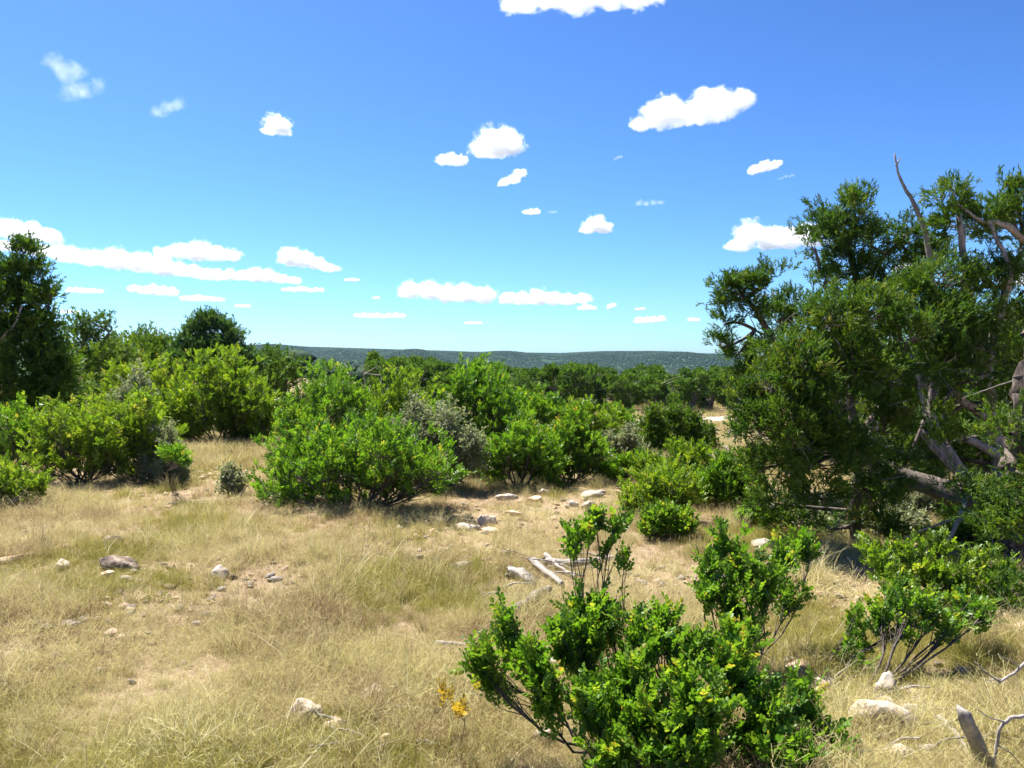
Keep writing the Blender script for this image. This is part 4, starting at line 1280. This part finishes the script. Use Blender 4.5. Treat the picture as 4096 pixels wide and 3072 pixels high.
log('dead_branch', 'bleached forked dead branch reaching in over the leaning stump', 'dead branch', [at(1040, 650, d0), at(1015, 672, d0), at(1000, 682, d0)], 0.010, 0.005, M_DEAD, 11, sides=6,
    branches=[([at(1000, 682, d0), at(985, 672, d0), at(975, 662, d0)], .004, .0015), ([at(1012, 674, d0), at(1000, 680, d0), at(986, 680, d0)], .003, .001), ([at(1020, 667, d0), at(1010, 660, d0), at(998, 655, d0)], .003, .001)])
log('dead_branch', 'bleached dead branch bending down over the grass below the forked one', 'dead branch', [at(1040, 716, d0), at(1012, 717, d0), at(1000, 728, d0), at(995, 755, d0), at(990, 800, d0)], 0.009, 0.005, M_DEAD, 12, sides=6,
    branches=[([at(1005, 722, d0), at(990, 718, d0), at(975, 708, d0)], .004, .0015), ([at(997, 745, d0), at(1010, 752, d0), at(1022, 766, d0)], .004, .002)])
log('fallen_log', 'thick dark fallen trunk propped up inside the thicket', 'log', [at(862, 452, 8.0), at(880, 468, 7.9), at(910, 482, 7.8), at(945, 492, 7.6), at(975, 500, 7.5)], 0.075, 0.105, M_BARK, 13, sides=13, wob=0.3,
    branches=[([at(880, 462, 7.9), at(872, 440, 7.9), at(868, 425, 8.0)], .03, .01)])
log('dead_juniper', 'leaning pale dead trunk with peeling bark above the thick fallen trunk', 'dead tree', [at(985, 500, 8.0), at(955, 465, 8.0), at(932, 425, 8.1), at(925, 390, 8.2), at(915, 360, 8.4)], 0.055, 0.04, M_PALEBARK, 14, wob=0.3,
    branches=[([at(935, 430, 8.1), at(960, 470, 7.9), at(985, 490, 7.8)], .045, .03), ([at(945, 430, 8.2), at(975, 442, 8.2), at(1005, 460, 8.2)], .03, .05), ([at(920, 430, 8.0), at(940, 455, 7.9), at(965, 480, 7.8)], .03, .035)])
log('dead_branch', 'slim pale dead branch slanting down from the thick fallen trunk', 'dead branch', [at(970, 487, 7.0), at(962, 510, 6.8), at(952, 535, 6.6), at(938, 560, 6.4), at(922, 590, 6.2)], 0.025, 0.016, M_DEAD, 15, sides=7,
    branches=[([at(957, 518, 6.8), at(935, 525, 6.6), at(905, 538, 6.4)], .012, .006), ([at(955, 530, 6.7), at(940, 545, 6.5), at(925, 552, 6.4)], .007, .003)])
log('dead_snag', 'bare grey snag jutting from the top of the thicket into the sky', 'dead branch', [at(932, 300, 9.0), at(928, 235, 9.0), at(918, 212, 9.0), at(908, 193, 9.0), at(898, 175, 9.0), at(895, 155, 9.0)], 0.04, 0.008, M_DEAD, 16, sides=8, wob=0.12,
    branches=[([at(919, 202, 9.0), at(924, 198, 8.95), at(930, 194, 8.9)], .012, .004), ([at(896, 166, 9.0), at(899, 160, 9.0), at(900, 158, 9.0)], .010, .004), ([at(905, 187, 9.0), at(908, 184, 9.0)], .006, .003)])
g = np.random.default_rng(66)
TL = np.concatenate(LIMBS[:5])
TL = TL[(TL[:, 2] > 0.25) & (TL[:, 2] < 2.6)]
for k in range(70):       # each springs from a limb of the thicket
    a = TL[g.integers(len(TL))]
    u = unit(np.array([g.normal(0, 1), g.normal(-0.5, 0.7), g.normal(0.05, 0.55)]))
    e = a + u * g.uniform(0.18, 0.62)
    m = (a + e) / 2 + g.normal(0, 0.03, 3)
    f = m + (e - m) * 0.4 + unit(np.cross(u, g.normal(size=3))) * g.uniform(0.06, 0.16)
    log('dead_twig', 'thin bleached dead twig springing from a limb in the thicket', 'dead branch', [a, m, e], g.uniform(.006, .012), 0.002, M_DEAD, 30 + k, sides=5, group='dead twigs in the thicket', wob=0.1, branches=[([m, f], .004, .0015)])
def stick_field(n, x0, x1, y0, y1, label, group, seed):
    q = np.random.default_rng(seed)
    for k in range(n):
        a = gp(q.uniform(x0, x1), q.uniform(y0, y1)); an = q.uniform(-0.7, 0.7) + (math.pi if q.random() < 0.5 else 0); l = q.uniform(0.12, 0.42)
        e = a + [l * math.cos(an), l * math.sin(an) * 0.8, 0]
        e[2] = float(H(e[0], e[1])) + q.uniform(0.02, 0.09)
        m = (a + e) / 2 + [q.normal(0, .02), q.normal(0, .02), 0.03]
        log('stick', label, 'stick', [a + [0, 0, .02], m, e], q.uniform(.005, .013), 0.003, M_DEAD, seed * 3 + k, sides=5, group=group, wob=0.2)


stick_field(16, 495, 625, 556, 612, 'grey stick scattered around the bleached splinters', 'sticks around the splinters', 901)
stick_field(9, 335, 475, 700, 764, 'thin grey stick on the stony ground by the fallen pole', 'sticks by the pole', 902)
stick_field(12, 860, 985, 690, 766, 'thin grey stick lying around the peach-white slab', 'sticks around the slab', 903)
for k in range(16):       # the brush pile below the leaning juniper
    a = np.array([g.uniform(725, 775), g.uniform(432, 470), g.uniform(9.6, 10.6)])
    e = a + [g.normal(0, 22), g.normal(0, 10), g.uniform(-.3, .3)]
    log('dead_twig', 'grey stick in the brush pile below the leaning juniper', 'dead branch', [at(*a), at(*((a + e) / 2 + [0, g.normal(0, 4), 0])), at(*e)], g.uniform(.008, .016), 0.004, M_DEAD, 70 + k, sides=5, group='sticks of the brush pile', wob=0.1)

# ------------------------------------------------------------------ clouds
def cloud_mat(name, density, lobes, size, flat, wispy, seed):
    """vapour whose density follows soft lobes (centre, radii in metres) broken up by noise"""
    m, nt, out = new_mat(name)
    L = nt.links.new
    tc = N(nt, 'ShaderNodeTexCoord')
    n1 = N(nt, 'ShaderNodeTexNoise', Scale=1.7 / size, Detail=7.0, Roughness=0.66, Distortion=0.3)
    off = N(nt, 'ShaderNodeVectorMath', operation='ADD'); off.inputs[1].default_value = (seed * 31.7 * size, seed * 17.1 * size, 0)
    L(tc.outputs['Object'], off.inputs[0]); L(off.outputs[0], n1.inputs[0])
    last = None
    for (c, r) in lobes:
        sb = N(nt, 'ShaderNodeVectorMath', operation='SUBTRACT'); sb.inputs[1].default_value = c; L(tc.outputs['Object'], sb.inputs[0])
        dv = N(nt, 'ShaderNodeVectorMath', operation='DIVIDE'); dv.inputs[1].default_value = r; L(sb.outputs[0], dv.inputs[0])
        ln = N(nt, 'ShaderNodeVectorMath', operation='LENGTH'); L(dv.outputs[0], ln.inputs[0])
        if last is None: last = ln.outputs['Value']
        else:
            mn = N(nt, 'ShaderNodeMath', operation='SMOOTH_MIN'); mn.inputs[2].default_value = 0.25
            L(last, mn.inputs[0]); L(ln.outputs['Value'], mn.inputs[1]); last = mn.outputs[0]
    f = N(nt, 'ShaderNodeMath', operation='MULTIPLY_ADD'); f.inputs[1].default_value = 3.2 if wispy else 2.8
    L(n1.outputs['Fac'], f.inputs[0])
    neg = N(nt, 'ShaderNodeMath', operation='MULTIPLY_ADD'); neg.inputs[1].default_value = -1.0; neg.inputs[2].default_value = -0.62 if wispy else -0.20; L(last, neg.inputs[0])
    L(neg.outputs[0], f.inputs[2])
    sp = N(nt, 'ShaderNodeSeparateXYZ'); L(tc.outputs['Object'], sp.inputs[0])
    fl = N(nt, 'ShaderNodeMapRange'); fl.inputs['From Min'].default_value = flat - 0.12 * size; fl.inputs['From Max'].default_value = flat + 0.30 * size
    fl.inputs['To Min'].default_value = -0.9; fl.inputs['To Max'].default_value = 0.0; L(sp.outputs['Z'], fl.inputs['Value'])
    ad = N(nt, 'ShaderNodeMath', operation='ADD'); L(f.outputs[0], ad.inputs[0]); L(fl.outputs[0], ad.inputs[1])
    mr = N(nt, 'ShaderNodeMapRange'); mr.inputs['From Min'].default_value = 0.12; mr.inputs['From Max'].default_value = 1.0 if wispy else 0.66
    mr.inputs['To Max'].default_value = density; L(ad.outputs[0], mr.inputs['Value'])
    v = N(nt, 'ShaderNodeVolumePrincipled')
    v.inputs['Color'].default_value = (1, 1, 1, 1)
    v.inputs['Anisotropy'].default_value = 0.3
    L(mr.outputs[0], v.inputs['Density'])
    L(v.outputs[0], out.inputs['Volume'])
    return m


CLOUD_BASE = 1150.0


def cloud(px, py, w, h, label, seed, lobes=None, thin=False, od=6.0, tilt=0.0):
    g = np.random.default_rng(5000 + seed)
    el = max(12.0, HORIZON - (py + h * 0.5))
    dist = min(CLOUD_BASE * FPX / el, 42000)
    m = dist / FPX
    c = at(px, py, dist)
    W, Hh = w * m / 2, h * m / 2
    if lobes is None:
        n = int(min(8, max(3, round(w / max(h, 1) * 1.6))))
        lobes = [((k + .5) / n * 2 - 1, g.uniform(-.25, .25) * (1 - abs((k + .5) / n * 2 - 1)), g.uniform(.5, .8) * (1 - 0.35 * abs((k + .5) / n * 2 - 1))) for k in range(n)]
    field = []
    n = len(lobes)
    for (lx, lz, lr) in lobes:
        rx = max(Hh * lr * 1.2, W * 1.15 / n)
        field.append(((lx * (W - rx * 0.8), float(g.normal(0, .15)) * rx, lz * Hh * 0.8), (rx, rx * 1.1, Hh * lr * 1.05)))
    bm = bmesh.new(); bmesh.ops.create_icosphere(bm, subdivisions=3, radius=1.0)
    U = np.array([v.co[:] for v in bm.verts]); F = np.array([[v.index for v in f.verts] for f in bm.faces]); bm.free()
    dep_r = max(r[1] for _, r in field) * 1.5
    P = np.sign(U) * np.abs(U) ** 0.75 * [W * 1.22, dep_r, Hh * 1.35]
    me = mesh_data('cloud', P, F, cloud_mat('cloud_vapour', (0.75 if thin else od) / (2 * Hh), field, Hh, -0.62 * Hh, thin, seed))
    o = link('cloud', me)
    o.location = c.tolist()
    az = math.atan2(c[0], c[1])
    o.rotation_euler = (0, tilt, -az)
    return tag(o, label, 'cloud', 'clouds in the sky')


WISP = 'faint torn wisp of cloud in the blue sky'
clouds = [
    (580, -4, 180, 50, 'large white cloud cut off by the top of the sky', 0, None, False, 0),
    (65, 70, 44, 40, 'curled thin wisp of cloud above another wisp', 1, None, True, 0.5), (84, 90, 54, 36, 'thin hooked wisp of cloud below the curled one', 2, None, True, -0.4),
    (168, 108, 46, 28, 'small torn wisp between the hooked wisp and a white puff', 3, None, True, -0.5),
    (277, 128, 34, 24, 'single small white puff alone in deep blue sky', 4, [(-.6, -.5, .5), (.1, 0, .8), (.5, -.2, .6)], False, 0),
    (496, 147, 62, 34, 'plump white cloud with a smaller puff beside it', 5, [(-.5, -.1, .7), (.1, .15, .85), (.6, 0, .75), (.2, -.5, .6)], False, 0),
    (452, 161, 38, 18, 'small puff beside the plump white cloud', 6, None, False, 0),
    (512, 179, 36, 18, 'ragged little cloud below the plump white cloud', 7, [(-.6, -.4, .5), (.2, -.2, .6), (.7, .4, .4)], False, -0.2),
    (688, 113, 128, 38, 'long white cloud with two humps high in the sky', 8, [(-.85, -.45, .45), (-.5, .0, .8), (-.35, .5, .55), (0, -.3, .6), (.35, .1, .75), (.65, .15, .7), (.95, .3, .45)], False, -0.06),
    (765, 167, 40, 17, 'small slanting white cloud above the thicket', 9, None, False, -0.2),
    (618, 158, 14, 8, WISP, 10, None, True, -0.4), (786, 177, 20, 6, WISP, 11, None, True, -0.2),
    (650, 203, 36, 12, 'pair of faint streaks of cloud over a tidy puff', 12, None, True, 0),
    (596, 228, 42, 20, 'tidy flat-based white puff below the faint streaks', 13, [(-.5, -.2, .6), (-.05, .3, .75), (.55, -.1, .65)], False, 0),
    (776, 240, 104, 34, 'white cloud running behind the juniper tops', 14, [(-.85, -.4, .5), (-.6, .45, .7), (-.2, 0, .7), (.3, 0, .7), (.8, .1, .7)], False, 0),
    (531, 212, 22, 10, 'tiny white cloud with a faint tail', 15, None, False, 0), (553, 212, 12, 5, WISP, 16, None, True, 0),
    (22, 233, 82, 32, 'bright cloud bank above the tall pointed juniper', 17, None, False, 0.08), (-6, 246, 60, 18, 'cloud bank touching the tall pointed juniper', 18, None, False, 0),
    (128, 263, 200, 30, 'very long low cloud streak above the small junipers', 19, None, False, 0.10), (198, 254, 92, 28, 'domed cloud on top of the very long streak', 20, None, False, 0),
    (255, 277, 96, 20, 'thin low cloud at the end of the very long streak', 21, None, False, 0.05),
    (312, 263, 78, 24, 'white cloud tapering off to a thin tail', 22, [(-.7, .2, .75), (-.35, .1, .7), (.1, -.1, .55), (.5, -.3, .4)], False, 0.10),
    (153, 291, 52, 17, 'small flat cloud above its lower twin', 23, None, False, 0.05), (202, 299, 46, 11, 'low flat twin of the small flat cloud', 24, None, False, 0),
    (85, 291, 38, 10, 'small low cloud close to the tall pointed juniper', 25, None, False, 0), (303, 290, 46, 8, 'thin low streak under the tapering cloud', 26, None, False, 0),
    (352, 280, 18, 5, 'tiny cloud fragment low over the horizon', 27, None, False, 0),
    (447, 294, 110, 30, 'broad low cloud over the middle of the ridge', 28, None, False, 0.06), (545, 299, 104, 24, 'broad flat cloud next to the broad low one', 29, None, False, 0.0),
    (587, 308, 22, 9, 'small puff at the tip of the broad flat cloud', 30, None, False, 0), (612, 306, 12, 8, 'tiny cloud fragment low over the horizon', 31, None, False, -0.3),
    (380, 316, 56, 9, 'thin streak of cloud low over the ridge', 32, None, False, 0), (650, 320, 36, 12, 'low puff near the leaning juniper', 33, None, False, -0.05),
    (473, 323, 20, 5, 'tiny cloud fragment low over the horizon', 34, None, False, 0), (243, 306, 18, 6, 'tiny cloud fragment low over the horizon', 35, None, False, 0),
    (70, 312, 20, 6, 'tiny cloud fragment low over the horizon', 36, None, False, 0), (376, 298, 9, 4, 'tiny cloud fragment low over the horizon', 37, None, False, 0),
    (694, 320, 14, 6, 'tiny cloud fragment low over the horizon', 38, None, False, 0), (640, 309, 12, 5, 'tiny cloud fragment low over the horizon', 39, None, False, 0),
    (1018, 280, 40, 22, 'white cloud glimpsed through the ragged juniper top', 40, None, False, 0), (905, 268, 30, 18, 'white cloud glimpsed between the juniper crowns', 41, None, False, 0),
]
for (px, py, w, h, lab, sd, lb, thin, tl) in clouds:
    cloud(px, py, w, h * 1.08, lab, sd, lb, thin, tilt=tl)

# ------------------------------------------------------------------ the air
HAZE = 0.00005
if HAZE:
    m, nt, out = new_mat('haze_air')
    v = N(nt, 'ShaderNodeVolumePrincipled')
    v.inputs['Color'].default_value = (0.50, 0.78, 1.0, 1)
    v.inputs['Density'].default_value = HAZE
    v.inputs['Anisotropy'].default_value = 0.2
    nt.links.new(v.outputs[0], out.inputs['Volume'])
    bx = 4500.0
    zb, zt = -62.0, 75.0
    V = [(sx * bx, sy * bx, z) for z in (zb, zt) for sx, sy in ((-1, -1), (1, -1), (1, 1), (-1, 1))]
    F = [(0, 3, 2, 1), (4, 5, 6, 7), (0, 1, 5, 4), (1, 2, 6, 5), (2, 3, 7, 6), (3, 0, 4, 7)]
    tag(link('haze', mesh_data('haze', V, F, m)), 'thin pale blue haze in the air over the valley', kind='stuff')
